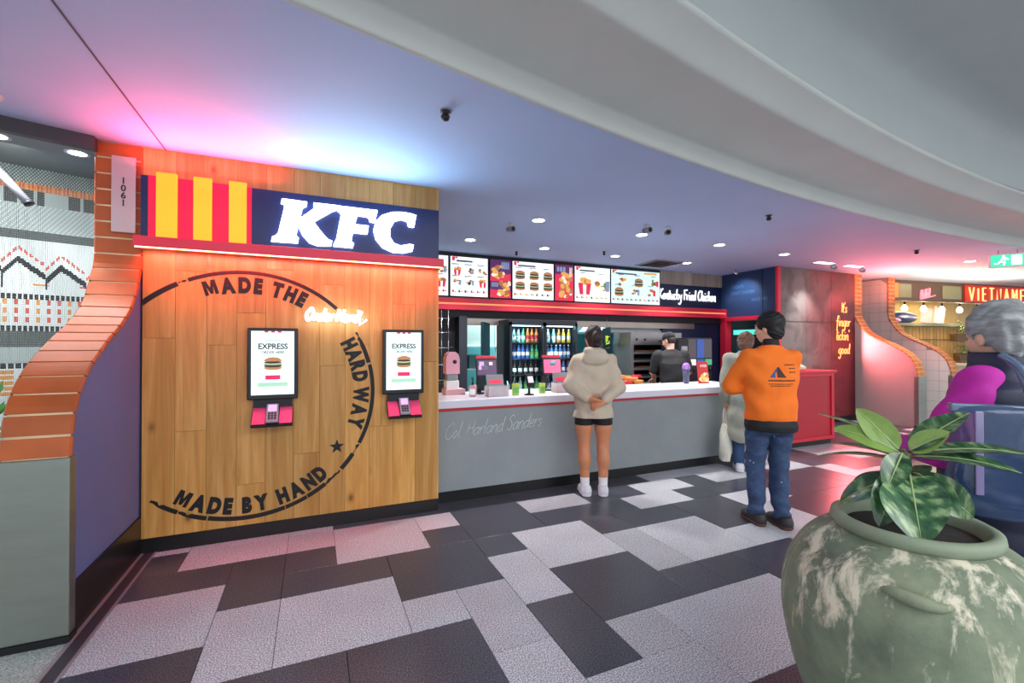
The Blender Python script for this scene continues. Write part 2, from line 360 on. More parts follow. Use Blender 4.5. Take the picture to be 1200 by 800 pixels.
# ================================================================== WING WALLS (S-shaped, brick capped)
mat('brick_red', '#b5571f', .5, noise=.16, nscale=5, bump=.06, bscale=40, vary=.12)
mat('brick_orange', '#b06a2c', .5, noise=.2, nscale=6, bump=.1, bscale=50, vary=.15)
mat('mortar', '#e6cba6', .8)
mat('wing_bluelit', '#626b9a', .5, noise=.06, nscale=3)  # grey-blue paint with the blue of reflected light mixed into the colour
mat('wing_plain', '#9a9896', .6, noise=.05, nscale=3)
mat('tile_white', '#c9cdc9', .3)
mat('tile_grout', '#8f9491', .7)
PROF = [(0, 2.93), (0, 2.5), (0, 2.13), (-.045, 2.0), (-.17, 1.79), (-.34, 1.655), (-.6, 1.52), (-.82, 1.38), (-.94, 1.25), (-1.0, 1.12), (-1.03, .93)]
def wing(name, x0, x1, yf, facem, brickm, pitch, split, pm, back=5.0, tiled=False):
    pr = [(p.x, p.y) for p in catmull([(a, b, 0) for a, b in PROF], 10)]
    s = [0.0]
    for a, b in zip(pr, pr[1:]): s.append(s[-1] + math.dist(a, b))
    def at(d):
        d = max(0, min(d, s[-1] - 1e-6))
        for i in range(len(s) - 1):
            if s[i] <= d <= s[i + 1]:
                t = (d - s[i]) / max(1e-9, s[i + 1] - s[i]); return (pr[i][0] * (1 - t) + pr[i + 1][0] * t, pr[i][1] * (1 - t) + pr[i + 1][1] * t)
        return pr[-1]
    th = .022
    ins = []
    for i, (y, z) in enumerate(pr):
        a, b = pr[max(0, i - 1)], pr[min(len(pr) - 1, i + 1)]; ty, tz = b[0] - a[0], b[1] - a[1]; l = math.hypot(ty, tz); ins.append((y - tz / l * th * -1 * -1 if False else y + (-tz) / l * th, z + ty / l * th))
    outl = [(yf + y, z) for y, z in ins]
    outl[0] = (outl[0][0], 2.93)
    outl += [(outl[-1][0], 0.0), (back, 0.0), (back, 2.93)]
    w = MB(); w.prism(outl, x1 - x0 - .004, facem, lambda u, v, k: (x0 + .002 + k, u, v))
    wo = struct(w.build(name))
    # the mortar bed just under the brick faces, then one brick after the other
    mo = MB()
    bed = [(yf + y - (y - i_[0]) * .35, z - (z - i_[1]) * .35) for (y, z), i_ in zip(pr, ins)]
    P = []; F = []
    for (y, z), (iy, iz) in zip(bed, ins): P += [(x0 + .001, y, z), (x1 - .001, y, z), (x0 + .001, yf + iy, iz), (x1 - .001, yf + iy, iz)]
    for i in range(len(bed) - 1):
        a = 4 * i; F += [(a, a + 1, a + 5, a + 4), (a, a + 4, a + 6, a + 2), (a + 1, a + 3, a + 7, a + 5)]
    mo.poly(P, F, 'mortar', True); mo.build('mortar_bed', None, wo)
    n = int(round(s[-1] / pitch)); cols = split
    for k in range(n):
        d0, d1 = s[-1] * k / n + .0065, s[-1] * (k + 1) / n - .0065
        for q in range(cols):
            xa = x0 + (x1 - x0) * q / cols + (.003 if q else -.012); xb = x0 + (x1 - x0) * (q + 1) / cols - (.003 if q < cols - 1 else -.012)
            b = MB(); pts = []
            for j in range(4):
                y, z = at(d0 + (d1 - d0) * j / 3); ya, za = at(d0 + (d1 - d0) * j / 3 - .004); yb, zb = at(d0 + (d1 - d0) * j / 3 + .004)
                ty, tz = yb - ya, zb - za; l = math.hypot(ty, tz); ny, nz = -tz / l, ty / l   # inward
                for (x, dep) in ((xa, th), (xa, .008), (xa + .008, 0), (xb - .008, 0), (xb, .008), (xb, th)):
                    pts.append((x, yf + y + ny * dep, z + nz * dep))
            F = []
            for j in range(3):
                for i in range(5): F.append((j * 6 + i, j * 6 + i + 1, j * 6 + 7 + i, j * 6 + 6 + i))
                F.append((j * 6 + 5, j * 6, j * 6 + 6, j * 6 + 11))
            F += [(0, 1, 2, 3, 4, 5), (18, 23, 22, 21, 20, 19)]
            b.poly(pts, F, brickm); b.build('brick', None, wo)
    # stainless post below the bricks
    ye = yf + PROF[-1][0]
    p = MB(); p.bx(x0 - .014, x1 + .014, ye - .012, ye + .06, .035, .93, 'steel', bev=.006); p.build('end_post', None, wo)
    p = MB(); p.bx(x0 - .02, x1 + .02, ye - .02, ye + .06, 0, .035, 'black_base'); p.build('post_foot', None, wo)
    if tiled:   # square white tiles on the face that looks left
        S = .2; jj = 0
        for a in range(0, 9):
            for bz in range(0, 15):
                y0 = yf - 1.03 + a * S; z0 = bz * S
                # keep tiles whose far corner lies inside the wall outline
                def inside(y, z):
                    c = False; n_ = len(outl); j_ = n_ - 1
                    for i_ in range(n_):
                        if (outl[i_][1] > z) != (outl[j_][1] > z) and y < (outl[j_][0] - outl[i_][0]) * (z - outl[i_][1]) / (outl[j_][1] - outl[i_][1]) + outl[i_][0]: c = not c
                        j_ = i_
                    return c
                pts = []
                N = 6
                ed = [(y0 + S * k / N, z0) for k in range(N)] + [(y0 + S, z0 + S * k / N) for k in range(N)] + [(y0 + S - S * k / N, z0 + S) for k in range(N)] + [(y0, z0 + S - S * k / N) for k in range(N)]
                cy, cz = y0 + S / 2, z0 + S / 2
                for (y, z) in ed:
                    y = cy + (y - cy) * .97; z = cz + (z - cz) * .97
                    if inside(y, z) and y < back and z < 2.93: pts.append((y, z))
                if len(pts) < 8: continue
                tb = MB(); tb.prism(pts, .006, 'tile_white', lambda u, v, k: (x0 - .004 + k, u, v)); tb.build('tile', None, wo)
    return wo
wl = wing('wall_left', -1.39, -1.14, 4.04, 'wing_bluelit', 'brick_red', .112, 1, None, back=5.2)
b = MB(); b.bx(-1.142, -1.128, 3.02, 4.06, 0, .27); struct(b.build('baseboard_left', 'black_base'))
w1 = wing('wall_right', 9.98, 10.2, 5.55, 'wing_plain', 'brick_orange', .085, 2, None, back=7.2)
w2 = wing('wall_far_right', 11.15, 11.37, 5.55, 'tile_grout', 'brick_orange', .085, 2, None, back=7.2, tiled=True)

# shop number plate on the brick pier
p = thing('number_plate', 'pale metal number plate reading 1061 on the brick pier', 'sign', (-1.228, 4.012, 2.56))
b = MB(); b.box((0, 0, 0), (.137, .014, .535), mat('plate_metal', '#c3b3b2', .45, metal=.2), bev=.004); b.build('plate', None, p)
for i, ch in enumerate('1061'):
    V, F = text_geo(ch, .062, .0015, .001, .95, 'CENTER'); q = MB()
    q.poly([(x, -.0075 - z, y + .075 - i * .052) for x, y, z in [(v[0], v[1], v[2]) for v in V]], F, 'black_plastic'); q.build('digit', None, p)

# ================================================================== WOOD WALL
wood_mat('oak', '#ad7230', '#cd954a', '#e6b570')
WY = 4.05
b = MB(); b.bx(-1.13, 1.03, WY + .02, 4.95, .0, 2.93, mat('wall_core', '#6b5a48', .8)); wood = struct(b.build('wall_front'))
xs = [-1.13 + 2.16 * i / 11 for i in range(12)]
cuts = {0: [1.55], 1: [.86, 2.05], 2: [1.5], 3: [.42, 1.75], 4: [2.1], 5: [.62], 6: [1.33, 2.0], 7: [1.5], 8: [.8], 9: [.98, 1.86], 10: [1.35]}
for i in range(11):
    zz = [.105] + cuts[i] + [2.93]
    for z0, z1 in zip(zz, zz[1:]):
        p = MB(); p.box((0, 0, 0), (xs[1] - xs[0] - .0015, .022, z1 - z0 - .0015), 'oak', bev=.0015)
        o = p.build('plank', None, wood); o.location = ((xs[i] + xs[i + 1]) / 2, WY + .011, (z0 + z1) / 2)
p = MB(); p.bx(1.03, 1.045, WY, 4.95, .105, 2.93, 'oak'); p.build('side_panel', None, wood)
b = MB(); b.bx(-1.13, 1.04, WY - .006, 4.62, 0, .105); struct(b.build('baseboard_front', 'black_base'))

# the printed stamp on the wood (flat paint)
INK = mat('ink', '#0b0b10', .6)
ZC, XC = 1.113, -.478
def arc_band(mb, r0, r1, a0, a1, y=WY - .001, notch=None, seed=1):
    n = max(2, int(abs(a1 - a0) / 1.2)); rr = random.Random(seed); P = []; F = []
    for i in range(n + 1):
        a = R(a0 + (a1 - a0) * i / n); e0 = e1 = 0
        if notch and notch(a0 + (a1 - a0) * i / n): e0 = rr.uniform(0, .6) * (r1 - r0); e1 = rr.uniform(0, .35) * (r1 - r0)
        for r in (r0 + e0, r1 - e1): P.append((XC + r * math.cos(a), y, ZC + r * math.sin(a)))
    P = [(max(x, -1.129), yy, z) for x, yy, z in P]
    for i in range(n): F.append((2 * i, 2 * i + 1, 2 * i + 3, 2 * i + 2))
    mb.poly(P, F, INK)
b = MB()
rough_at = lambda a: a > 112 and a < 119
arc_band(b, .935, .965, 46.5, 113.5); arc_band(b, .94, .962, 113.8, 117.5, notch=lambda a: True, seed=2); arc_band(b, .931, .968, 117.8, 134)
arc_band(b, .925, .96, 14.5, 31.5, notch=lambda a: a > 25, seed=4); arc_band(b, .93, .962, -28, 13.5); arc_band(b, .93, .962, -34, -28.3, notch=lambda a: True, seed=5)
arc_band(b, .93, .966, -43, -34); arc_band(b, .93, .966, -53, -44, notch=lambda a: True, seed=6); arc_band(b, .932, .966, -62.6, -53); arc_band(b, .934, .966, -73, -62.9)
arc_band(b, .932, .966, -105, -73.3); arc_band(b, .935, .968, -117, -105.5, notch=lambda a: a < -112, seed=8); arc_band(b, .935, .967, -129, -117.3, notch=lambda a: a < -124, seed=9)
b.build('printed_ring', None, wood)
MO = [(0, 0), (0, 1), (.34, 1), (.5, .5), (.66, 1), (1, 1), (1, 0), (.74, 0), (.74, .56), (.6, .08), (.4, .08), (.26, .56), (.26, 0)]
def arc_text(txt, a0, a1, r, size, inward, xs=.8, wt=.006):
    # letters along the ring: measure widths first, then share the angle out
    h_ = size * .73
    geo = [None if c == ' ' else (([(a * h_ * .82, q * h_, 0) for a, q in MO], [tuple(range(len(MO)))]) if c == 'M' else text_geo(c, size, wt, 0, xs)) for c in txt]
    wid = [(max(v[0] for v in g[0]) - min(v[0] for v in g[0])) if g else size * .2 for g in geo]
    tot = sum(wid); gap = (abs(R(a1 - a0)) * r - tot) / max(1, len(txt) - 1); pos = 0.0
    sgn = -1 if a1 < a0 else 1
    m_ = MB()
    for g, w in zip(geo, wid):
        if g:
            a = R(a0) + sgn * (pos + w / 2) / r; x0 = min(v[0] for v in g[0]) + w / 2
            th = a - math.pi / 2 if not inward else a + math.pi / 2
            P = []
            for v in g[0]:
                u, q = v[0] - x0, v[1]
                P.append((XC + r * math.cos(a) + u * math.cos(th) - q * math.sin(th), WY - .0015, ZC + r * math.sin(a) + u * math.sin(th) + q * math.cos(th)))
            m_.poly(P, g[1], INK)
        pos += w + gap
    m_.build('lettering', None, wood)
arc_text('MADE THE', 109.5, 60.5, .80, .152, False, .72, .012)
arc_text('HARD WAY', 30.5, -22, .80, .152, False, .72, .012)
arc_text('MADE BY HAND', 239, 311, .905, .152, True, .72, .012)
st = MB(); st.prism([(XC + .66 + (.062 if k % 2 == 0 else .025) * math.sin(k * math.pi / 5), ZC - .46 + (.062 if k % 2 == 0 else .025) * math.cos(k * math.pi / 5)) for k in range(10)], .001, INK, lambda u, v, w: (u, WY - .0018 + w, v)); st.build('printed_star', None, wood)

# ================================================================== SERVERY SHELL
mat('wall_dark', '#12141d', .6)
b = MB(); b.bx(1.045, 1.10, 4.95, 6.8, 0, 2.93); struct(b.build('wall_servery_left', 'wall_dark'))
# bulkhead over the servery (menu boards hang on it)
wood_mat('oak_grey', '#8d8577', '#aaa293', '#c4bcae', knots=False)
b = MB(); b.bx(1.1, 7.72, 6.8, 7.0, 2.05, 2.93, 'navy'); bulk = struct(b.build('wall_back'))
for i in range(8):
    p = MB(); p.box((0, 0, 0), (.21, .02, .25), 'oak_grey'); o = p.build('plank', None, bulk); o.location = (6.03 + .105 + .212 * i, 6.79, 2.805)
b = MB(); b.bx(1.1, 7.72, 6.66, 6.8, 2.04, 2.125, 'red_paint', bev=.008); b.bx(1.1, 7.72, 6.66, 6.8, 2.15, 2.225, 'red_paint', bev=.008); b.bx(1.1, 7.72, 6.69, 6.8, 2.125, 2.15, mat('led_orange', '#ff8a5a', .5, em=.8)); struct(b.build('trim_5'))
b = MB(); b.bx(1.1, 7.72, 6.78, 7.0, 1.93, 2.04); struct(b.build('trim_6', 'wall_dark'))
b = MB(); b.bx(2.19, 7.0, 6.84, 6.95, 1.82, 1.93); struct(b.build('trim_7', mat('lintel_steel', '#a59a94', .35, metal=.8, noise=.15, nscale=2)))
b = MB(); b.bx(2.06, 2.19, 6.72, 7.0, 0, 1.95); struct(b.build('trim_8', mat('column_grey', '#2f3340', .5)))
b = MB(); b.bx(1.1, 2.06, 6.95, 7.0, 0, 1.95); struct(b.build('wall_niche', 'wall_dark'))
# kitchen beyond
mat('kitchen_teal', '#5ea3a8', .4, noise=.1, nscale=2)
b = MB(); b.bx(1.1, 9.2, 9.6, 9.7, 0, 2.6); struct(b.build('wall_kitchen', 'kitchen_teal'))
b = MB(); b.bx(1.1, 9.2, 7.0, 9.7, 2.6, 2.66); struct(b.build('ceiling_kitchen', mat('kitchen_ceiling', '#cfdcdc', .7)))
b = MB(); b.bx(6.2, 7.7, 6.86, 6.98, 0, 1.93); struct(b.build('wall_back_right', 'navy'))
area('kitchen_lamp', (4.6, 8.4, 2.55), (0, 0, 0), 3.5, .5, 90, (.75, 1.0, 1.0))
# right-hand navy wall and mural wall
b = MB(); b.bx(7.7, 7.8, 5.58, 6.8, 2.06, 2.93); wn = struct(b.build('wall_navy', mat('navy_panel', '#27406a', .42, noise=.12, nscale=3)))
for yy in (5.86, ):
    q = MB(); q.bx(7.692, 7.7, yy - .003, yy + .003, 2.06, 2.93, 'black_plastic'); q.build('joint', None, wn)
def flat_text(txt, size, w, m, fr, parent, name='lettering', xs=1.0, align='LEFT', ext=.0, sp=1.0):
    V, F = text_geo(txt, size, w, ext, xs, align, sp); q = MB(); q.poly([fr(v[0], v[1], v[2]) for v in V], F, m); return q.build(name, None, parent)
NAVT = mat('navy_letter', '#4a6a96', .5)
for i, s_ in enumerate(["TODAY'S", 'FINEST CHICKEN']): flat_text(s_, .085, .002, NAVT, lambda x, y, z, i=i: (7.697, 6.55 - x, 2.62 - .12 * i + y), wn, xs=.8)
flat_text("SINCE 1952", .085, .002, NAVT, lambda x, y, z: (7.697, 6.1 - x, 2.34 + y), wn, xs=.8)
b = MB(); b.bx(7.66, 7.82, 5.54, 6.8, 1.98, 2.06, 'red_paint', bev=.006); b.bx(7.66, 7.82, 6.66, 6.8, 0.0, 1.98, 'red_paint', bev=.006); b.bx(7.66, 7.74, 5.53, 5.58, .0, 2.93, 'red_paint', bev=.006); struct(b.build('trim_9'))
b = MB(); b.bx(8.3, 8.36, 5.66, 8.2, 0, 2.1); b.bx(7.82, 8.36, 7.5, 7.56, 0, 2.1); struct(b.build('wall_recess', 'wall_dark'))
# mural wall: printed panel, grey on the left running into deep red on the right
m = bpy.data.materials.new('mural_print'); m.use_nodes = True; nt = NT(m); pb = nt.n['Principled BSDF']; MATS['mural_print'] = m
tc = nt.add('ShaderNodeTexCoord'); sp = nt.add('ShaderNodeSeparateXYZ'); nt.link(tc.outputs['Object'], sp.inputs[0])
nz = nt.add('ShaderNodeTexNoise', i_Scale=1.3, i_Detail=5.0); nt.link(tc.outputs['Object'], nz.inputs['Vector'])
ma = nt.add('ShaderNodeMath', operation='MULTIPLY_ADD'); nt.link(nz.outputs['Fac'], ma.inputs[0]); ma.inputs[1].default_value = .9; nt.link(sp.outputs['X'], ma.inputs[2])
mr = nt.add('ShaderNodeMapRange'); mr.inputs[1].default_value = .2; mr.inputs[2].default_value = 2.7; nt.link(ma.outputs[0], mr.inputs[0])
rp = ramp(nt, [(0, '#6d6663'), (.34, '#857c7a'), (.5, '#8f5c5c'), (.7, '#7c2b35'), (1, '#5a1622')], mr.outputs[0])
n3 = nt.add('ShaderNodeTexNoise', i_Scale=2.4, i_Detail=6.0, i_Distortion=1.0); nt.link(tc.outputs['Object'], n3.inputs['Vector'])
r3 = ramp(nt, [(.34, (.35, .33, .33)), (.55, (1, 1, 1))], n3.outputs['Fac']); mx = nt.add('ShaderNodeMix', data_type='RGBA', blend_type='MULTIPLY'); mx.inputs[0].default_value = .7
nt.link(rp.outputs[0], mx.inputs[6]); nt.link(r3.outputs[0], mx.inputs[7]); nt.link(mx.outputs[2], pb.inputs['Base Color']); pb.inputs['Roughness'].default_value = .5
b = MB(); b.bx(7.74, 9.98, 5.57, 5.64, 0, 2.93, 'wall_core'); mw = struct(b.build('wall_mural'))
for i in range(3):
    for k, (z0, z1) in enumerate(((.1, 1.93), (1.94, 2.93))):
        p = MB(); w_ = 2.24 / 3; p.bx(i * w_ + .003, (i + 1) * w_ - .003, -.012, 0, z0, z1 - .004, 'mural_print'); o = p.build('panel', None, mw); o.location = (7.74, 5.57, 0)
b = MB(); b.bx(7.74, 9.98, 5.55, 5.6, 0, .1); struct(b.build('baseboard_right', 'black_base'))
# wall between the two right-hand wings, with a dark low door
b = MB(); b.bx(10.2, 11.15, 7.0, 7.1, 0, 2.93); struct(b.build('wall_passage', mat('wall_green', '#9aa79c', .6)))
b = MB(); b.bx(10.3, 11.1, 6.95, 7.0, 0, 1.45, mat('door_green', '#2c3a34', .5)); struct(b.build('door_1'))
# left shop: dark beam, lower soffit, back wall
mat('soffit', '#7f8886', .7)
b = MB(); b.poly([(-4.4, 3.02, 2.84), (-1.38, 3.97, 2.84), (-1.38, 3.97, 2.935), (-4.4, 3.02, 2.935), (-4.4, 3.08, 2.84), (-1.38, 4.03, 2.84), (-1.38, 4.03, 2.935), (-4.4, 3.08, 2.935)], [(0, 1, 2, 3), (0, 4, 5, 1), (4, 7, 6, 5), (0, 3, 7, 4), (1, 5, 6, 2), (3, 2, 6, 7)]); struct(b.build('trim_10', mat('beam_dark', '#4a464c', .6)))
b = MB(); b.poly([(-5.4, 2.77, 2.845), (-1.38, 4.03, 2.845), (-1.38, 5.2, 2.845), (-5.4, 5.2, 2.845), (-5.4, 2.77, 2.92), (-1.38, 4.03, 2.92), (-1.38, 5.2, 2.92), (-5.4, 5.2, 2.92)], [(0, 1, 2, 3), (4, 7, 6, 5), (0, 4, 5, 1), (2, 6, 7, 3)]); struct(b.build('ceiling_shop', 'soffit'))
b = MB(); b.bx(-5.4, -1.38, 5.2, 5.26, 0, 2.93); struct(b.build('wall_shop_back', mat('shop_white', '#c9d3cf', .7)))
# ================================================================== single-stroke hand lettering
GL = {
'a': (1.05, [[(.8,.85),(.45,1),(.1,.6),(.2,.08),(.55,.1),(.8,.6),(.8,1),(.8,.3),(1,.05)]]),
'c': (.9, [[(.75,.85),(.4,1),(.08,.5),(.35,0),(.8,.2)]]),
'd': (1.05, [[(.8,.85),(.45,1),(.1,.6),(.2,.08),(.55,.1),(.8,.6),(.85,2),(.8,.3),(1,.05)]]),
'e': (.9, [[(.1,.45),(.75,.6),(.6,.98),(.25,.9),(.1,.45),(.35,0),(.85,.2)]]),
'f': (.8, [[(.8,1.8),(.5,2),(.35,1.5),(.3,0),(.2,-.8)], [(0,1),(.75,1)]]),
'g': (1.0, [[(.8,.85),(.45,1),(.1,.6),(.25,.08),(.6,.15),(.8,.7),(.8,1),(.75,-.5),(.4,-.95),(.1,-.6)]]),
'h': (1.0, [[(.1,2),(.1,0)], [(.1,.5),(.4,1),(.7,.85),(.7,0),(.9,.05)]]),
'i': (.5, [[(.2,1),(.2,.2),(.4,0)], [(.2,1.42),(.22,1.5)]]),
'k': (.85, [[(.1,2),(.1,0)], [(.7,1),(.15,.5),(.75,0)]]),
'l': (.45, [[(.2,2),(.15,.3),(.4,0)]]),
'n': (.95, [[(.1,1),(.1,0)], [(.1,.5),(.4,1),(.7,.85),(.7,0),(.9,.05)]]),
'o': (.95, [[(.45,1),(.1,.5),(.4,0),(.8,.5),(.45,1)]]),
'r': (.7, [[(.1,1),(.15,0)], [(.13,.5),(.35,.95),(.65,.95)]]),
's': (.75, [[(.65,.85),(.35,1),(.15,.75),(.55,.35),(.4,0),(.05,.15)]]),
't': (.65, [[(.3,1.7),(.25,.2),(.5,0)], [(0,1.1),(.6,1.15)]]),
'u': (1.0, [[(.1,1),(.15,.15),(.5,.05),(.75,.5)], [(.75,1),(.75,.1),(.95,0)]]),
'y': (.95, [[(.1,1),(.2,.4),(.5,.3),(.75,.6)], [(.8,1),(.7,-.5),(.3,-.95),(.05,-.7)]]),
'C': (1.25, [[(1.1,1.7),(.7,2),(.1,1.2),(.3,.15),(.8,0),(1.15,.4)]]),
'F': (1.0, [[(.2,1.9),(.2,0)], [(0,1.9),(1.1,2)], [(.2,1.05),(.8,1.1)]]),
'H': (1.15, [[(.15,2),(.1,0)], [(.95,2),(.9,0)], [(.1,1),(.95,1.05)]]),
'I': (.45, [[(.2,1.9),(.2,0)]]),
'K': (1.1, [[(.15,2),(.15,0)], [(1,2),(.2,1),(1.05,0)]]),
'O': (1.3, [[(.7,2),(.1,1.1),(.5,0),(1.15,.9),(.7,2),(.35,1.7)]]),
'S': (1.1, [[(.95,1.75),(.55,2),(.2,1.55),(.8,.75),(.55,.02),(.05,.3)]]),
'R': (1.0, [[(.15,2),(.15,0)], [(.1,1.9),(.7,1.95),(.75,1.2),(.15,1),(.95,0)]]),
"'": (.3, [[(.15,2),(.1,1.6)]]), '.': (.35, [[(.1,.03),(.14,.1)]]), ' ': (.6, []),
'V': (1.1, [[(0,2),(.5,0),(1,2)]]), 'E': (.95, [[(.75,2),(.1,2),(.1,0),(.75,0)], [(.1,1.05),(.65,1.05)]]),
'T': (.95, [[(.05,2),(.9,2)], [(.47,2),(.47,0)]]), 'N': (1.1, [[(.1,0),(.1,2),(.9,0),(.9,2)]]), 'A': (1.1, [[(.05,0),(.5,2),(.95,0)], [(.22,.75),(.78,.75)]]),
'M': (1.3, [[(.1,0),(.15,2),(.62,.6),(1.1,2),(1.15,0)]]),
}
def strokes(txt, size, slant=0.0, spacing=1.0, straight=False):
    """polylines in the writing plane, x-height = size"""
    x = 0.0; out = []
    for ch in txt:
        adv, ss = GL[ch]
        for s_ in ss:
            pts = [((x + a + slant * b) * size, b * size) for a, b in s_]
            if len(pts) > 2 and not straight: pts = [(p.x, p.y) for p in catmull([(a, b, 0) for a, b in pts], 4)]
            out.append(pts)
        x += adv * spacing
    return out, x * size
def stroke_tubes(mb, st, r, fr, m, n=5):
    for pts in st:
        if len(pts) >= 2: mb.tube([fr(a, b) for a, b in pts], r, m, n)

# ================================================================== KFC SIGN
mat('sign_navy', '#0f1f55', .4)
mat('sign_white', '#e6f3ff', .5, em=5)
mat('sign_yellow', '#f29b1a', .5, em=.72)
mat('sign_red', '#c4083c', .5, em=.4)
sg = thing('illuminated_sign', 'navy illuminated fascia sign reading KFC with yellow and red stripes', 'sign', (0, 4.05, 2.265))
b = MB(); b.bx(-1.13, 1.034, -.05, 0, 0, .45, 'sign_navy', bev=.003); b.build('panel', None, sg)
KFC = {'K': [(-0.23, 2.654), (-0.051, 2.65), (-0.056, 2.613), (-0.075, 2.605), (-0.088, 2.585), (-0.101, 2.512), (0.01, 2.613), (-0.001, 2.62), (-0.003, 2.65), (0.174, 2.65), (0.168, 2.61), (0.14, 2.598), (-0.001, 2.496), (0.039, 2.442), (0.078, 2.392), (0.106, 2.364), (0.137, 2.354), (0.129, 2.311), (0.028, 2.304), (-0.033, 2.323), (-0.082, 2.378), (-0.115, 2.45), (-0.131, 2.371), (-0.111, 2.355), (-0.118, 2.313), (-0.304, 2.31), (-0.297, 2.349), (-0.274, 2.357), (-0.256, 2.383), (-0.212, 2.594), (-0.219, 2.611), (-0.238, 2.614)],
'F': [(0.177, 2.648), (0.497, 2.647), (0.474, 2.542), (0.434, 2.543), (0.428, 2.571), (0.41, 2.582), (0.334, 2.586), (0.314, 2.508), (0.424, 2.508), (0.414, 2.437), (0.297, 2.438), (0.285, 2.362), (0.306, 2.349), (0.297, 2.31), (0.146, 2.312), (0.152, 2.337), (0.169, 2.37), (0.205, 2.577), (0.191, 2.6), (0.177, 2.605)],
'C': [(0.826, 2.643), (0.806, 2.535), (0.76, 2.537), (0.747, 2.581), (0.696, 2.592), (0.638, 2.569), (0.601, 2.5), (0.601, 2.43), (0.632, 2.381), (0.69, 2.363), (0.767, 2.383), (0.804, 2.381), (0.791, 2.323), (0.716, 2.301), (0.626, 2.3), (0.539, 2.334), (0.483, 2.399), (0.464, 2.474), (0.483, 2.552), (0.532, 2.609), (0.613, 2.646), (0.702, 2.657), (0.773, 2.654)]}
for ch, pts in KFC.items():
    pts = [(x, z - 2.265) for x, z in reversed(pts)]
    b = MB(); b.prism(pts, .022, 'sign_white', lambda u, v, w: (u, -.072 + w, v)); b.build('letter', None, sg)
for x0, x1 in ((-1.035, -.91), (-.812, -.697), (-.588, -.473)):
    b = MB(); b.bx(x0, x1, -.075, -.05, .0, .475, 'sign_yellow', bev=.003); b.build('yellow_stripe', None, sg)
for x0, x1 in ((-1.085, -1.035), (-.91, -.812), (-.697, -.588), (-.473, -.44)):
    b = MB(); b.bx(x0, x1, -.056, -.05, .0, .45, 'sign_red'); b.build('red_stripe', None, sg)
# ledge with its LED strip
lg = thing('red_ledge', 'red ledge with glowing light strip under the KFC sign', 'ledge', (0, 4.05, 2.19))
b = MB(); b.bx(-1.15, 1.06, -.13, 0, .0, .075, 'red_paint', bev=.004); b.build('shelf', None, lg)
b = MB(); b.bx(-1.14, 1.05, -.128, -.118, -.008, 0, mat('led_warm', '#ffd9a0', .5, em=2.5)); b.build('light_strip', None, lg)
a = area('red_led', (-.045, 3.99, 2.178), (R(32), 0, 0), 2.1, .02, 15, (1, .03, .05), 120); a.parent = lg; a.matrix_parent_inverse = Matrix.Translation((0, -4.05, -2.19))
a = area('sign_glow_red', (-.78, 3.94, 2.62), (R(-90 - 48), 0, 0), .75, .18, 9, (1, .09, .19), 130); a.parent = sg; a.matrix_parent_inverse = Matrix.Translation((0, -4.05, -2.265))
a = area('sign_glow_white', (.30, 3.94, 2.52), (R(-90 - 24), 0, 0), 1.0, .25, 9, (.5, .82, 1)); a.parent = sg; a.matrix_parent_inverse = Matrix.Translation((0, -4.05, -2.265))

a = area('sign_top_red', (-.72, 3.955, 2.765), (R(180 + 8), 0, 0), .85, .03, 4.5, (1, .06, .10)); a.parent = sg; a.matrix_parent_inverse = Matrix.Translation((0, -4.05, -2.265))
# ================================================================== white neon "Order Here"
nn = thing('neon_sign', 'white neon script reading Order Here on the wood wall', 'neon sign', (-.08, 4.05, 1.7))
NE = mat('neon_white', '#e4f2ff', .5, em=1.3)
st, wd = strokes('Order', .05, .25, .95); st2, wd2 = strokes('Here', .05, .25, .95)
b = MB(); fr = lambda u, v: (u + .01, -.035, v - .0)
stroke_tubes(b, st, .0135, fr, NE); b.build('word', None, nn)
b = MB(); fr = lambda u, v: (u + .025 + wd, -.035, v - .005); stroke_tubes(b, st2, .0135, fr, NE)
b.tube([fr(wd2 + .0, .01), fr(wd2 + .035, .085), fr(wd2 + .01, .1), fr(wd2 + .02, -.03), fr(wd2 + .075, .02)], .0115, NE, 5); b.build('word', None, nn)
for x in (.05, .2, .33, .46): b = MB(); b.cyl((x, 0, .02), (x, -.035, .02), .004, None, 'white_plastic', 6); b.build('standoff', None, nn)
a = area('neon_light', (.17, 3.93, 1.72), (R(90), 0, 0), .5, .08, .5, (.55, .8, 1)); a.parent = nn; a.matrix_parent_inverse = Matrix.Translation((.08, -4.05, -1.7))

# ================================================================== ORDERING KIOSKS
mat('screen_white', '#dff3f0', .3, em=.62); mat('scr_text', '#20242a', .4); mat('scr_red', '#e0225a', .4, em=.35); mat('scr_pale', '#a5d6b4', .4, em=.4); mat('scr_grey', '#8fb8bd', .4, em=.35)
mat('bun', '#b98455', .4, em=.3); mat('patty', '#4b2d22', .4, em=.1); mat('lettuce', '#6fa05a', .4, em=.3); mat('sauce', '#e2d8c8', .4, em=.4)
mat('kiosk_black', '#14161c', .28); mat('kiosk_red', '#e8487c', .35); mat('reader_lcd', '#c9a9d6', .3, em=.5)
def burger(b, cx, cz, w, fr):
    def e(cx_, cz_, rx, rz, m, top=None):
        n = 14; b.poly([fr(cx_ + rx * math.cos(2 * math.pi * i / n), cz_ + rz * math.sin(2 * math.pi * i / n)) for i in range(n)], [tuple(range(n))], m)
    e(cx, cz - w * .28, w * .5, w * .14, 'bun'); e(cx, cz - w * .16, w * .52, w * .09, 'patty'); e(cx, cz - w * .06, w * .55, w * .07, 'lettuce'); e(cx, cz + .01 * w, w * .5, w * .07, 'sauce'); e(cx, cz + w * .06, w * .5, w * .08, 'patty')
    n = 12; b.poly([fr(cx + w * .5 * math.cos(math.pi * i / n), cz + w * .12 + w * .27 * math.sin(math.pi * i / n)) for i in range(n + 1)], [tuple(range(n + 1))], 'bun')
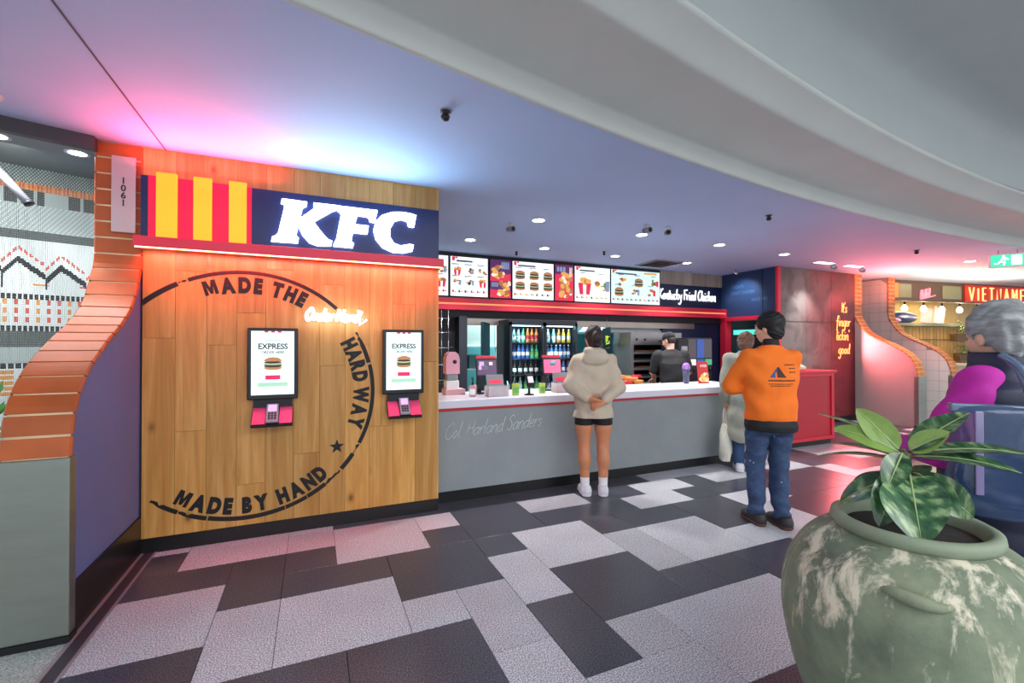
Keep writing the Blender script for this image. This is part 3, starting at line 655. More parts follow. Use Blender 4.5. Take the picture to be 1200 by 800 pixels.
def make_kiosk():
    k = thing('ordering_kiosk', 'black touchscreen ordering kiosk', 'kiosk', (0, 4.05, .88), group='self-service kiosks on the wood wall')
    b = MB(); b.box((0, -.055, .475), (.352, .05, .555), 'kiosk_black', bev=.008); b.box((0, -.015, .45), (.24, .03, .38), 'kiosk_black'); sc = b.build('screen_housing', None, k)
    b = MB(); b.bx(-.148, .148, -.0825, -.08, .235, .728, 'screen_white'); s = b.build('screen', None, k)
    b = MB()
    f = lambda x, z: (x, -.084, z)
    for x in (-.045, 0, .045): b.bx(x - .014, x + .014, -.0835, -.083, .716, .728, 'scr_red')
    b.build('banner', None, s)
    flat_text('EXPRESS', .06, .0018, 'scr_text', lambda x, y, z: (x, -.0838, .59 + y), s, 'lettering', .92, 'CENTER')
    flat_text('ORDER HERE', .03, .0006, 'scr_text', lambda x, y, z: (x, -.0838, .553 + y), s, 'lettering', .9, 'CENTER')
    b = MB(); b.bx(-.055, .055, -.0838, -.083, .655, .661, 'scr_grey'); b.build('small_print', None, s)
    b = MB(); cnt = [0]
    def fb(x, z): return (x, -.0838 - .00008 * (len(b.f)), z)
    burger(b, 0, .478, .125, fb); b.build('burger_picture', None, s)
    b = MB(); b.bx(-.052, .052, -.0838, -.083, .352, .386, 'scr_red'); s2 = b.build('start_button', None, s)
    b = MB(); b.bx(-.105, .105, -.0838, -.083, .298, .33, 'scr_pale'); b.build('note_bar', None, s)
    b = MB(); b.box((0, -.05, .175), (.27, .03, .075), 'dark_metal'); b.build('bracket', None, k)
    b = MB(); rot = Matrix.Rotation(R(44), 3, 'X')
    b.box((0, -.095, .07), (.285, .2, .018), 'kiosk_black', rot, .006); b.box((0, -.05, .06), (.27, .06, .09), 'kiosk_black', None, .006); tr = b.build('tray', None, k)
    for sx in (-1, 1):
        b = MB(); b.box((sx * .092, -.106, .081), (.09, .17, .006), 'kiosk_red', rot, .003); b.build('tray_plate', None, tr)
    b = MB(); r2 = Matrix.Rotation(R(50), 3, 'X'); b.box((0, -.115, .095), (.085, .165, .022), 'grey_plastic', r2, .005); cr = b.build('card_reader', None, k)
    b = MB(); b.box((0, -.105, .135), (.06, .06, .002), 'reader_lcd', r2); b.build('reader_display', None, cr)
    b = MB()
    for i in range(3):
        for j in range(3): b.box(((i - 1) * .021, -.133 - j * .0135, .097 - j * .0165), (.014, .012, .005), 'black_plastic', r2)
    b.build('keypad', None, cr)
    return k
k1 = make_kiosk(); k1.location.x = -.288
k2 = copy_tree(k1); k2.location.x = .718
k1['label'] = 'black touchscreen ordering kiosk below the words MADE THE, inside the printed ring'
k2['label'] = 'black touchscreen ordering kiosk at the wood wall edge next to the counter'
# ================================================================== COUNTER
mat('concrete', '#8f979b', .6, noise=.1, nscale=2.2, bump=.03)
mat('counter_white', '#dcdcea', .25)
ct = thing('service_counter', 'long grey concrete service counter with white top and red line', 'counter', (1.05, 4.2, 0))
b = MB(); b.bx(0, 4.25, 0, .62, .105, .87, 'concrete', bev=.004); fp = b.build('front_panel', None, ct)
b = MB(); b.bx(-.003, 4.27, -.02, .72, .895, .972, 'counter_white', bev=.008); b.build('worktop', None, ct)
b = MB(); b.bx(-.003, 4.262, -.012, .64, .87, .895, mat('counter_red', '#b81f30', .35)); b.build('red_strip', None, ct)
b = MB(); b.bx(0, 4.24, .015, .6, 0, .105, 'black_base'); b.build('plinth', None, ct)
b = MB(); st, wd = strokes('Col. Harland Sanders', .074, .35, .92)
k_ = 1.04 / wd
b.mats = []; stroke_tubes(b, [[(x * k_, z) for x, z in s_] for s_ in st], .0042, lambda u, v: (.08 + u, -.0015, .60 + v + u * .06), mat('signature_chalk', '#ccd4d6', .7), 4)
b.build('signature', None, fp)

# ================================================================== MENU BOARDS
mat('menu_white', '#e8f2f0', .4, em=.58); mat('menu_aqua', '#cdebea', .4, em=.55); mat('menu_purple', '#5b2766', .4, em=0.36); mat('menu_red', '#d3264a', .4, em=0.49); mat('menu_dark', '#2a2b33', .4, em=.05); mat('menu_text', '#6a6470', .4, em=.15)
mat('menu_brown', '#b8743f', .4, em=0.29); mat('menu_gold', '#e8a850', .4, em=0.39); mat('menu_green', '#7f9a5a', .4, em=0.20); mat('menu_cream', '#f0dcc0', .4, em=0.45); mat('menu_blueish', '#8ea6c4', .4, em=0.26)
rm = random.Random(5)
def blob(b, cx, cz, rx, rz, m, fr, n=11, jag=.2):
    b.poly([fr(cx + rx * (1 + rm.uniform(-jag, jag)) * math.cos(2 * math.pi * i / n), cz + rz * (1 + rm.uniform(-jag, jag)) * math.sin(2 * math.pi * i / n)) for i in range(n)], [tuple(range(n))], m)
def dish(b, cx, cz, w, fr, kind):
    if kind == 'burger': burger(b, cx, cz, w, fr); return
    if kind == 'bucket':
        b.poly([fr(cx - .3 * w, cz - .5 * w), fr(cx + .3 * w, cz - .5 * w), fr(cx + .4 * w, cz + .1 * w), fr(cx - .4 * w, cz + .1 * w)], [(0, 1, 2, 3)], 'menu_red')
        b.poly([fr(cx - .08 * w, cz - .5 * w), fr(cx + .08 * w, cz - .5 * w), fr(cx + .1 * w, cz + .1 * w), fr(cx - .1 * w, cz + .1 * w)], [(0, 1, 2, 3)], 'menu_white')
        for i in range(5): blob(b, cx + rm.uniform(-.3, .3) * w, cz + rm.uniform(.1, .35) * w, .18 * w, .14 * w, rm.choice(['menu_brown', 'menu_gold']), fr)
        return
    for i in range(7): blob(b, cx + rm.uniform(-.38, .38) * w, cz + rm.uniform(-.25, .25) * w, rm.uniform(.12, .22) * w, rm.uniform(.09, .17) * w, rm.choice(['menu_brown', 'menu_gold', 'menu_brown', 'patty', 'menu_cream', 'menu_green']), fr)
    if rm.random() < .5: b.poly([fr(cx + .2 * w, cz - .3 * w), fr(cx + .42 * w, cz - .3 * w), fr(cx + .45 * w, cz + .25 * w), fr(cx + .18 * w, cz + .25 * w)], [(0, 1, 2, 3)], rm.choice(['menu_dark', 'menu_blueish', 'menu_red']))
boards = [(1.16, 1.885, 'w', 3, 2, 'leftmost white menu board, cut off by the wood wall edge'), (1.91, 2.53, 'w', 3, 2, 'white menu board second from the left, beside two fried chicken posters'),
 (2.56, 2.93, 'p', 0, 0, 'narrow purple and red promotional menu board with two chicken pictures'), (2.95, 3.715, 'b', 3, 2, 'white menu board with six burger pictures'),
 (3.735, 4.11, 'q', 0, 0, 'narrow red promotional menu board with one tall chicken picture'), (4.125, 4.865, 'k', 2, 1, 'white menu board with two large bucket meals'), (4.885, 6.0, 'a', 3, 2, 'widest pale menu board at the right end next to the script lettering')]
b = MB(); b.bx(1.12, 6.04, 6.74, 6.8, 2.235, 2.925, 'black_plastic'); tag(b.build('menu_rail'), 'black mounting frame behind the row of menu boards', 'frame')
for bi, (x0, x1, kd, nx, nz_, lab) in enumerate(boards):
    w = x1 - x0; t = thing('menu_board', lab, 'menu board', (x0, 6.74, 2.25), group='menu boards above the servery')
    b = MB(); b.bx(0, w, -.03, 0, 0, .62, 'black_plastic', bev=.003); b.build('housing', None, t)
    sm = {'w': 'menu_white', 'b': 'menu_white', 'k': 'menu_white', 'a': 'menu_aqua', 'p': 'menu_purple', 'q': 'menu_red'}[kd]
    b = MB(); b.bx(.006, w - .006, -.033, -.03, .006, .614, sm); s = b.build('screen', None, t)
    b = MB()
    def fr(x, z, b=b): return (x, -.0335 - .00006 * len(b.f), z)
    if kd in 'pq':
        if kd == 'p':
            b.poly([fr(.006, .27), fr(w - .006, .27), fr(w - .006, .40), fr(.006, .34)], [(0, 1, 2, 3)], 'menu_red'); b.poly([fr(.006, .006), fr(w - .006, .006), fr(w - .006, .12), fr(.006, .14)], [(0, 1, 2, 3)], 'menu_red')
            for (cx, cz) in ((.13, .42), (.25, .15)):
                for i in range(16): blob(b, cx + rm.uniform(-.09, .09), cz + rm.uniform(-.1, .1), rm.uniform(.03, .05), rm.uniform(.025, .045), rm.choice(['menu_gold', 'menu_brown', 'menu_cream', 'menu_gold']), fr)
            for i in range(4): b.bx(.2 + .035 * i, .225 + .035 * i, -.036, -.034, .47, .58, 'menu_blueish'); b.bx(.03 + .03 * i, .05 + .03 * i, -.036, -.034, .18, .25, 'menu_blueish')
        else:
            b.poly([fr(.006, .45), fr(w - .006, .48), fr(w - .006, .61), fr(.006, .61)], [(0, 1, 2, 3)], 'menu_purple')
            for i in range(34):
                u = rm.uniform(0, 1); blob(b, .2 + rm.uniform(-.1, .1) + .03 * u, .06 + .42 * u, rm.uniform(.03, .05), rm.uniform(.03, .045), rm.choice(['menu_gold', 'menu_brown', 'menu_cream', 'menu_gold', 'bun']), fr)
            for i in range(3): b.bx(.04 + .06 * i, .085 + .06 * i, -.037, -.034, .5, .58, 'menu_blueish'); b.bx(.285 + .02 * i, .297 + .02 * i, -.037, -.034, .42, .58, 'menu_cream')
    else:
        xo = .02; b.bx(xo + .01, xo + .055, -.0355, -.034, .55, .61, 'menu_red'); b.bx(xo + .06, xo + .1, -.0355, -.034, .585, .61, 'menu_red')
        b.bx(xo + .08, xo + .08 + w * .42, -.0355, -.034, .535, .562, 'menu_text')
        kinds = {'w': ['bucket', 'pile', 'pile'], 'b': ['burger'], 'k': ['bucket', 'pile'], 'a': ['pile', 'burger', 'pile']}[kd]
        for i in range(nx):
            for j in range(nz_):
                cx = w * (i + .55) / nx; cz = (.40, .22)[j] if nz_ == 2 else .3; s_ = min(w / nx * .7, .2) * (1.7 if nz_ == 1 else 1)
                if kd == 'a': cx += (.04 if j == 0 else -.03)
                dish(b, cx, cz, s_, fr, kinds[(i + j) % len(kinds)])
                b.bx(cx - .09, cx + .03, -.0355, -.034, cz + s_ * .55 + .015, cz + s_ * .55 + .025, 'menu_text'); b.bx(cx - .09, cx - .01, -.0355, -.034, cz + s_ * .55 + .0, cz + s_ * .55 + .007, 'menu_blueish')
        n = int(w / .1)
        for i in range(n): b.bx(.03 + .1 * i, .06 + .1 * i, -.0355, -.034, .06, .10, 'menu_red' if i in (0,) or (kd in 'a' and i > n - 3) or (kd == 'w' and i > n - 4) else rm.choice(['menu_text', 'menu_brown', 'menu_gold', 'menu_dark'])); b.bx(.065 + .1 * i, .095 + .1 * i, -.0355, -.034, .07, .082, 'menu_text')
        if kd == 'a': b.bx(w * .66, w * .93, -.0355, -.034, .56, .595, 'menu_gold')
    o = b.build('printed_menu', None, s); o['kind'] = 'stuff'
# script lettering on the navy fascia
t = thing('script_sign', 'white glowing script reading Kentucky Fried Chicken on the navy fascia', 'sign', (6.05, 6.78, 2.36))
x = 0.0
for wv in ('Kentucky', 'Fried', 'Chicken'):
    st, wd = strokes(wv, .098, .1, .98); b = MB(); kx = .80
    stroke_tubes(b, [[(u * kx, v) for u, v in s_] for s_ in st], .0125, lambda u, v: (x + u, 0, v + .03), mat('script_white', '#ffffff', .5, em=.9), 5); b.build('word', None, t); x += wd * kx + .05

# ================================================================== DRINKS FRIDGE
mat('fridge_black', '#0e1420', .35); mat('fridge_in', '#123450', .5); mat('shelf_wire', '#3a4c5c', .4, metal=.5)
fg = thing('drinks_fridge', 'black double-door glass drinks fridge behind the counter', 'fridge', (2.77, 6.45, 0))
for nm, bb in (('plinth', (0, 1.24, .0, .5, .0, .13)), ('side_panel', (0, .03, 0, .5, .13, 1.84)), ('side_panel', (1.21, 1.24, 0, .5, .13, 1.84)), ('divider', (.605, .635, 0, .5, .13, 1.84)), ('top_panel', (0, 1.24, 0, .5, 1.84, 1.9))):
    b = MB(); b.bx(*bb); b.build(nm, 'fridge_black', fg)
b = MB(); b.bx(.03, 1.21, .48, .5, .13, 1.84, 'fridge_in'); b.build('back_panel', None, fg)
SHZ = [.40, .76, 1.02, 1.28, 1.54]
for d in range(2):
    x0 = .03 + d * .605
    for z in SHZ:
        b = MB(); b.bx(x0, x0 + .575, .09, .47, z - .012, z, 'shelf_wire'); b.build('shelf', None, fg)
    b = MB()
    for (a0, a1, c0, c1) in ((x0 - .02, x0 + .02, .14, 1.86), (x0 + .555, x0 + .595, .14, 1.86), (x0 - .02, x0 + .595, 1.81, 1.86), (x0 - .02, x0 + .595, .14, .18)): b.bx(a0, a1, -.035, -.003, c0, c1)
    dr = b.build('door', 'fridge_black', fg)
    b = MB(); b.bx(x0 + .02, x0 + .555, -.022, -.018, .18, 1.81, mat('fridge_glass', '#0a161c', .03, alpha=.1, spec=.5)); b.build('pane', None, dr)
    b = MB(); b.tube([(x0 + (.54 if d == 0 else .035), -.06, .85), (x0 + (.54 if d == 0 else .035), -.06, 1.25)], .009, 'chrome', 6); b.build('handle', None, dr)
    b = MB(); b.bx(x0 + .01, x0 + .565, .06, .08, 1.8, 1.82, mat('fridge_led', '#d5fbff', .5, em=4)); b.build('light_strip', None, fg)
    a = area('fridge_light', (2.77 + x0 + .29, 6.52, 1.79), (R(-12), 0, 0), .5, .03, 1.8, (.5, .93, 1)); a.parent = fg; a.matrix_parent_inverse = Matrix.Translation((-2.77, -6.45, 0))
    a = area('fridge_side_light', (2.77 + x0 + .03, 6.5, 1.1), (0, R(-70), 0), 1.2, .03, 2.2, (.5, .93, 1)); a.parent = fg; a.matrix_parent_inverse = Matrix.Translation((-2.77, -6.45, 0))
bott = {}
def bottle_me(kind, body, lab, capm, h, r):
    if kind not in bott:
        b = MB(); b.lathe([(r * .9, 0), (r, h * .05), (r, h * .25)], body, 10); b.lathe([(r * 1.02, h * .25), (r * 1.02, h * .5)], lab, 10, cap=False); b.lathe([(r, h * .5), (r * .95, h * .6), (r * .42, h * .85), (r * .4, h * .92)], body, 10); b.lathe([(r * .45, h * .92), (r * .45, h)], capm, 8)
        o = b.build('bottle'); bott[kind] = o.data; bpy.data.objects.remove(o)
    return bott[kind]
mat('cola', '#1c1416', .2); mat('blue_drink', '#4c78b8', .2); mat('green_drink', '#3fae7d', .2); mat('orange_drink', '#e07a3a', .3); mat('clear_drink', '#a9d8dc', .15); mat('lab_white', '#eef2f4', .4); mat('lab_red', '#c8283c', .4); mat('lab_blue', '#2f57a6', .4); mat('lab_green', '#69b45c', .4); mat('yellow_drink', '#e9c33f', .3)
rows = [  # per door, from the top shelf: (colour word, body, label, cap, count range)
 [[('clear', 'clear_drink', 'lab_white', 'lab_blue', 3), ('green', 'green_drink', 'lab_white', 'lab_green', 1), ('orange', 'orange_drink', 'lab_red', 'orange_drink', 3)],
  [('dark blue', 'lab_blue', 'lab_white', 'lab_blue', 5), ('green', 'green_drink', 'lab_green', 'lab_green', 2)],
  [('dark cola', 'cola', 'lab_white', 'lab_blue', 6)],
  [('clear', 'clear_drink', 'lab_white', 'lab_white', 3), ('green', 'green_drink', 'lab_green', 'lab_green', 3)],
  [('green', 'green_drink', 'lab_white', 'lab_green', 6)]],
 [[('clear', 'clear_drink', 'lab_white', 'lab_white', 3), ('orange', 'orange_drink', 'lab_white', 'orange_drink', 1), ('yellow', 'yellow_drink', 'lab_white', 'lab_white', 2)],
  [('blue', 'blue_drink', 'lab_white', 'lab_white', 7)],
  [('blue', 'blue_drink', 'lab_white', 'lab_red', 6)],
  [('dark blue', 'lab_blue', 'lab_white', 'lab_white', 6)],
  [('dark blue', 'lab_blue', 'lab_white', 'lab_white', 6)]]]
SN = ['top', 'second', 'third', 'fourth', 'bottom']
for d in range(2):
    for si, z in enumerate([1.54, 1.28, 1.02, .76, .40]):
        total = sum(r[4] for r in rows[d][si]); x = 2.77 + .03 + d * .605 + .05; step = .48 / max(1, total - 1)
        for (cw, bd, lb, cp, n) in rows[d][si]:
            for i in range(n):
                tall = .225
                o = link('drink_bottle', bottle_me((bd, lb, cp, tall), bd, lb, cp, tall, .032), None, (x, 6.45 + .15 + rm.uniform(-.01, .01), z))
                tag(o, f"{cw} drink bottle on the {SN[si]} shelf behind the {'left' if d == 0 else 'right'} fridge door", 'bottle', f"{cw} bottles on the {SN[si]} shelf, {'left' if d == 0 else 'right'} door"); x += step

# ================================================================== open dark door and kitchen things seen through the opening
b = MB(); rot = Matrix.Rotation(R(58), 3, 'Z'); b.box((2.47, 6.66, .94), (.5, .045, 1.82), mat('door_teal', '#14333f', .45), rot); struct(b.build('door_2'))
ks = thing('storage_rack', 'white kitchen storage rack beside the open dark door', 'rack', (2.5, 8.6, 0))
for x in (0, 1.1):
    for y in (0, .45): b = MB(); b.bx(x - .02, x + .02, y - .02, y + .02, 0, 1.95); b.build('upright', 'white_plastic', ks)
for z in (.5, 1.0, 1.45):
    b = MB(); b.bx(-.02, 1.12, -.02, .47, z, z + .025); b.build('shelf', 'white_plastic', ks)
b = MB(); b.bx(2.55, 3.4, 8.64, 9.0, 1.477, 2.1, mat('box_white', '#d5e2dc', .6), bev=.006); tag(b.build('supply_box'), 'large white box on top of the kitchen rack', 'box')
for i, x in enumerate((2.55, 2.85, 3.2)):
    b = MB(); b.bx(x, x + .24, 8.62, 8.95, 1.025, 1.25 + .05 * (i % 2), mat('box_grey' + str(i), ['#8fb0ae', '#4d6f74', '#aac0b8'][i], .6), bev=.006)
    tag(b.build('supply_carton'), ['pale teal carton on the rack shelf nearest the column', 'dark teal carton in the middle of the rack shelf', 'light grey carton at the door end of the rack shelf'][i], 'box', 'cartons on the kitchen rack')

# left niche: wire rack, pink dispenser
nr = thing('wire_rack', 'thin wire grid rack in the dark niche beside the wood wall', 'rack', (1.55, 6.3, 0))
for x in (.02, .12, .22): b = MB(); b.cyl((x, 0, .95), (x, 0, 2.0), .006, None, 'chrome', 6); b.build('upright', None, nr)
for z in (1.0, 1.22, 1.46, 1.68, 1.88):
    b = MB(); b.tube([(-.05, 0, z), (.22, 0, z), (.42, .3, z + .02)], .005, 'chrome', 5); b.build('wire', None, nr)
b = MB(); b.bx(-.1, .35, -.05, .3, 0, .95, 'wall_dark'); b.build('base_cabinet', None, nr)
pk = thing('soft_serve_machine', 'pink rounded dispenser standing at the counter end beside the wood wall', 'dispenser', (1.36, 4.72, .972))
mat('pink_plastic', '#e9a9bd', .4)
b = MB(); prof = [(-.075, .22), (.075, .22), (.075, .38), (.06, .43), (.03, .455), (-.03, .455), (-.06, .43), (-.075, .38)]
b.prism(prof, .12, 'pink_plastic', lambda u, v, w: (u, w - .06, v)); b.build('head', None, pk)
b = MB(); b.cyl((.02, -.065, .35), (.02, -.058, .35), .022, None, 'dark_metal', 14); b.build('dial', None, pk)
b = MB(); b.bx(-.06, .06, -.05, .05, .15, .22, 'grey_plastic', bev=.006); b.build('collar', None, pk)
b = MB(); b.bx(-.07, .07, -.06, .06, .03, .15, 'white_plastic', bev=.01); b.build('body', None, pk)
b = MB(); b.bx(-.09, .13, -.09, .07, 0, .06, mat('pink_base', '#d3a0a8', .5), bev=.006); b.build('base', None, pk)

# ================================================================== ON THE COUNTER
def till(x, y, rz, lab, pic, pic2):
    t = thing('till', lab, 'till', (x, y, .972), rz, 'order terminals on the counter')
    b = MB(); b.bx(-.09, .09, -.02, .12, 0, .015, 'black_plastic', bev=.003); b.build('base', None, t)
    b = MB(); b.box((-.07, .06, .14), (.05, .07, .26), 'black_plastic', Matrix.Rotation(R(12), 3, 'X'), .006); b.build('stand', None, t)
    b = MB(); r_ = Matrix.Rotation(R(-10), 3, 'X'); b.box((0, .0, .285), (.24, .03, .19), 'black_plastic', r_, .006); m_ = b.build('monitor', None, t)
    b = MB(); b.box((0, -.0175, .285), (.205, .003, .155), pic, r_); sc_ = b.build('screen', None, m_)
    b = MB()
    for i in range(9): b.box((rm.uniform(-.08, .08), -.0195 - .0001 * i, .285 + rm.uniform(-.05, .05)), (rm.uniform(.03, .06), .001, rm.uniform(.02, .05)), rm.choice(pic2), r_)
    b.build('screen_picture', None, sc_)
    b = MB(); b.box((0, .03, .395), (.22, .02, .03), 'red_paint', r_, .003); b.build('red_tag', None, t)
    return t
mat('till_purple', '#4c2a5a', .3, em=.35); mat('till_pink', '#e0557c', .3, em=.7); mat('till_lilac', '#b594c8', .3, em=.5)
till(1.72, 4.6, R(-6), 'order terminal with a purple screen near the wood wall', 'till_purple', ['till_lilac', 'menu_cream', 'menu_text'])
till(2.53, 4.62, R(-6), 'order terminal with a pink screen beside the woman in the hoodie', 'till_pink', ['till_pink', 'menu_blueish', 'kitchen_teal'])
mat('acrylic', '#dfe6ea', .08, alpha=.35)
def cupbox(x, y, lab, cols):
    t = thing('display_box', lab, 'display box', (x, y, .972), 0, 'sauce display boxes by the tills')
    b = MB(); b.bx(-.11, .11, -.07, .07, 0, .005, 'acrylic'); b.bx(-.11, -.105, -.07, .07, 0, .11, 'acrylic'); b.bx(.105, .11, -.07, .07, 0, .11, 'acrylic'); b.bx(-.11, .11, -.07, -.065, 0, .11, 'acrylic'); b.bx(-.11, .11, .065, .07, 0, .11, 'acrylic'); b.build('case', None, t)
    b = MB()
    for i in range(5): b.bx(-.1 + i * .041, -.063 + i * .041, -.06, .05, .006, .06 + .01 * (i % 2), cols[i % len(cols)], bev=.004)
    b.build('sauce_packets', None, t)
    b = MB(); b.box((0, .05, .16), (.19, .008, .12), mat('card_grey', '#8f8f92', .5), Matrix.Rotation(R(-15), 3, 'X')); cd_ = b.build('card', None, t)
    b = MB(); b.box((0, .044, .145), (.13, .008, .04), 'menu_red', Matrix.Rotation(R(-15), 3, 'X')); b.build('card_print', None, cd_)
cupbox(1.74, 4.36, 'clear display box with pink packets below the purple till', [mat('packet_pink', '#c98792', .4), 'lab_red', 'card_grey' if 'card_grey' in MATS else 'lab_white'])
cupbox(2.56, 4.42, 'clear display box with orange packets below the pink till', ['orange_drink', 'lab_red', 'till_lilac'])
mat('gel_green', '#c2d860', .15, alpha=.85); mat('gel_pink', '#d5a3ad', .15, alpha=.9)
def pump(x, y, m_, lab, s=1.0):
    t = thing('sanitiser_bottle', lab, 'bottle', (x, y, .972), rm.uniform(-1, 1), 'pump bottles on the counter'); t.scale = (s, s, s)
    b = MB(); b.box((0, 0, .06), (.075, .05, .12), m_, None, .012); bd = b.build('body', None, t)
    b = MB(); b.box((0, -.0255, .05), (.055, .002, .06), 'lab_green' if 'green' in m_ else 'lab_white'); b.build('label_sticker', None, bd)
    b = MB(); b.cyl((0, 0, .12), (0, 0, .145), .012, None, 'black_plastic', 10); b.cyl((0, 0, .145), (0, 0, .19), .005, None, 'black_plastic', 6); b.box((0, -.015, .19), (.016, .05, .012), 'black_plastic', None, .002); b.build('pump', None, t)
pump(1.50, 4.42, 'gel_pink', 'pink pump bottle at the left of the purple till')
pump(1.955, 4.36, 'gel_green', 'green sanitiser pump bottle standing just left of the card reader', 1.05)
pump(2.30, 4.42, 'gel_green', 'smaller green sanitiser pump bottle between card reader and pink till', .95)
t = thing('card_terminal', 'black card terminal on a stand between two green pump bottles', 'card terminal', (2.1, 4.33, .972))
b = MB(); b.lathe([(.055, 0), (.055, .008), (.015, .015), (.012, .09)], 'black_plastic', 16); b.build('stand', None, t)
b = MB(); b.box((0, -.01, .15), (.085, .025, .15), 'black_plastic', Matrix.Rotation(R(-25), 3, 'X'), .008); hd = b.build('handset', None, t)
b = MB(); b.box((0, -.035, .165), (.06, .003, .07), mat('term_screen', '#c9b8d0', .3, em=.6), Matrix.Rotation(R(-25), 3, 'X')); b.build('screen', None, hd)

# ================================================================== KITCHEN LINE
b = MB()
hc = thing('holding_cabinet', 'tall stainless steel hot holding cabinet with open slots behind the cook', 'cabinet', (5.0, 6.3, 0))
mat('tray_tan', '#6b4a3a', .5); mat('disp_steel', '#5c5a5e', .4, metal=.6); mat('steel_warm', '#8f8c90', .35, metal=.85, noise=.1, nscale=4)
b = MB(); b.bx(0, .06, 0, .48, .1, 1.5, 'steel_warm'); b.bx(1.08, 1.14, 0, .48, .1, 1.5, 'steel_warm'); b.bx(0, 1.14, 0, .48, 1.5, 1.72, 'steel_warm', bev=.006); b.bx(0, 1.14, 0, .48, .1, .75, 'steel_warm'); b.bx(0, 1.14, .46, .48, .7, 1.5, 'dark_metal'); b.build('body', None, hc)
for i in range(5):
    z = .8 + .14 * i; b = MB(); b.bx(.06, 1.08, .01, .45, z, z + .012, 'steel_warm'); b.bx(.06, 1.08, 0, .02, z - .015, z + .02, 'steel_warm'); b.build('shelf', None, hc)
    b = MB(); b.bx(.12, 1.0, .04, .4, z + .013, z + .05, rm.choice(['tray_tan', 'dark_metal', 'dark_metal']), bev=.01); b.build('tray', None, hc)
for x in (.12, .3, .8, .92): 
    b = MB(); b.cyl((x, -.012, 1.6), (x, 0, 1.6), .02, None, 'black_plastic', 12); b.build('knob', None, hc)
b = MB(); b.bx(4.9, 5.35, 5.95, 6.28, 0, .86, 'steel_warm', bev=.006); tag(b.build('prep_bench'), 'stainless prep bench in front of the holding cabinet', 'bench')
pt = thing('chicken_tray', 'tray heaped with red and orange chicken boxes beside the cook', 'food tray', (4.28, 5.6, .86))
b = MB(); b.bx(-.4, .42, -.2, .3, -.86, 0.0, 'steel_warm'); b.build('bench_unit', None, pt)
b = MB(); b.bx(-.35, .4, -.15, .25, 0, .02, 'dark_metal', bev=.005); b.build('tray', None, pt)
for i in range(16):
    b = MB(); b.box((rm.uniform(-.28, .33), rm.uniform(-.1, .2), rm.uniform(.04, .16)), (rm.uniform(.1, .18), rm.uniform(.06, .1), .05), rm.choice(['lab_red', 'orange_drink', 'menu_brown', 'packet_pink', 'bun', 'lab_red']), Matrix.Rotation(rm.uniform(-1, 1), 3, 'Z') @ Matrix.Rotation(rm.uniform(-.4, .4), 3, 'X'), .008); b.build('chicken_box', None, pt)
hs = thing('hanging_sign', 'tilted dark teal hanging sign with yellow lettering above the hoodie', 'sign', (4.80, 6.72, 1.64), R(8))
rt_ = Matrix.Rotation(R(-14), 3, 'Y') @ Matrix.Rotation(R(12), 3, 'X')
b = MB(); b.box((0, 0, 0), (.19, .02, .36), mat('sign_teal', '#0d3a3c', .4), rt_ , .01); b.build('board', None, hs)
b = MB(); st, wd = strokes('Kick', .05, 0); b.mats = []
rr_ = Matrix.Rotation(R(14), 3, 'Y') @ Matrix.Rotation(R(-90), 3, 'Y')
stroke_tubes(b, st, .009, lambda u, v: tuple(rt_ @ Vector((-.04 + v * .9, -.014, u - .13))), mat('yellow_ink', '#c9e04a', .5, em=.2), 5); b.build('lettering', None, hs)
b = MB(); b.cyl((.0, 0, .16), (.0, 0, .405), .004, None, 'chrome', 5); b.build('hook', None, hs)
b = MB(); b.bx(5.25, 5.5, 7.6, 7.62, 1.42, 1.52, mat('notice_white', '#cfe0e4', .5)); tag(b.build('notice'), 'small white notice on the teal kitchen screen', 'notice')
b = MB(); b.bx(4.2, 5.6, 7.62, 7.66, .0, 1.72, mat('splash_teal', '#3f9aa6', .3, noise=.1)); tag(b.build('splash_screen'), 'teal splash screen in the kitchen behind the hoodie', 'screen')
# extractor hood in the kitchen
eh = thing('extractor_hood', 'pale sloping extractor hood hanging over the holding cabinet', 'extractor hood', (5.0, 6.9, 1.75))
b = MB(); b.poly([(-.1, 0, .02), (1.8, 0, .02), (1.8, .9, .02), (-.1, .9, .02), (.2, .3, .3), (1.5, .3, .3), (1.5, .9, .3), (.2, .9, .3)], [(0, 1, 5, 4), (1, 2, 6, 5), (2, 3, 7, 6), (3, 0, 4, 7), (4, 5, 6, 7)], mat('hood_pale', '#b9d3d3', .4)); b.build('canopy', None, eh)
b = MB(); b.bx(-.12, 1.82, -.02, .92, -.02, .02, 'steel_warm'); b.build('rim', None, eh)

# drinks machine at the right of the servery
dm = thing('drink_dispenser', 'black and steel drink dispenser with blue label at the counter end', 'drink dispenser', (5.70, 5.62, .001))
b = MB(); b.bx(5.4, 6.32, 5.62, 6.12, 0, .86, 'wall_dark', bev=.005); tag(b.build('back_cabinet'), 'dark low cabinet carrying the drink dispenser and coffee machine', 'cabinet')
b = MB(); b.bx(0, .56, .12, .45, .86, 1.62, 'black_plastic', bev=.01); b.build('body', None, dm)
b = MB(); b.bx(.02, .2, .1, .12, 1.28, 1.6, 'disp_steel'); b.build('steel_panel', None, dm); b = MB(); b.bx(.36, .55, .1, .12, 1.28, 1.6, 'disp_steel'); b.build('steel_panel', None, dm)
b = MB(); b.bx(.2, .36, .09, .12, 1.28, 1.6, 'lab_blue'); lb_ = b.build('blue_panel', None, dm)
b = MB()
for i, m_ in enumerate(('lab_white', 'lab_blue', 'green_drink')): b.bx(.03 + .18 * i, .18 + .18 * i, .09, .12, 1.16, 1.26, m_)
b.build('flavour_labels', None, dm)
for i in range(3):
    b = MB(); b.cyl((.1 + .18 * i, .06, 1.05), (.1 + .18 * i, .06, 1.13), .018, None, 'dark_metal', 8); b.build('nozzle', None, dm)
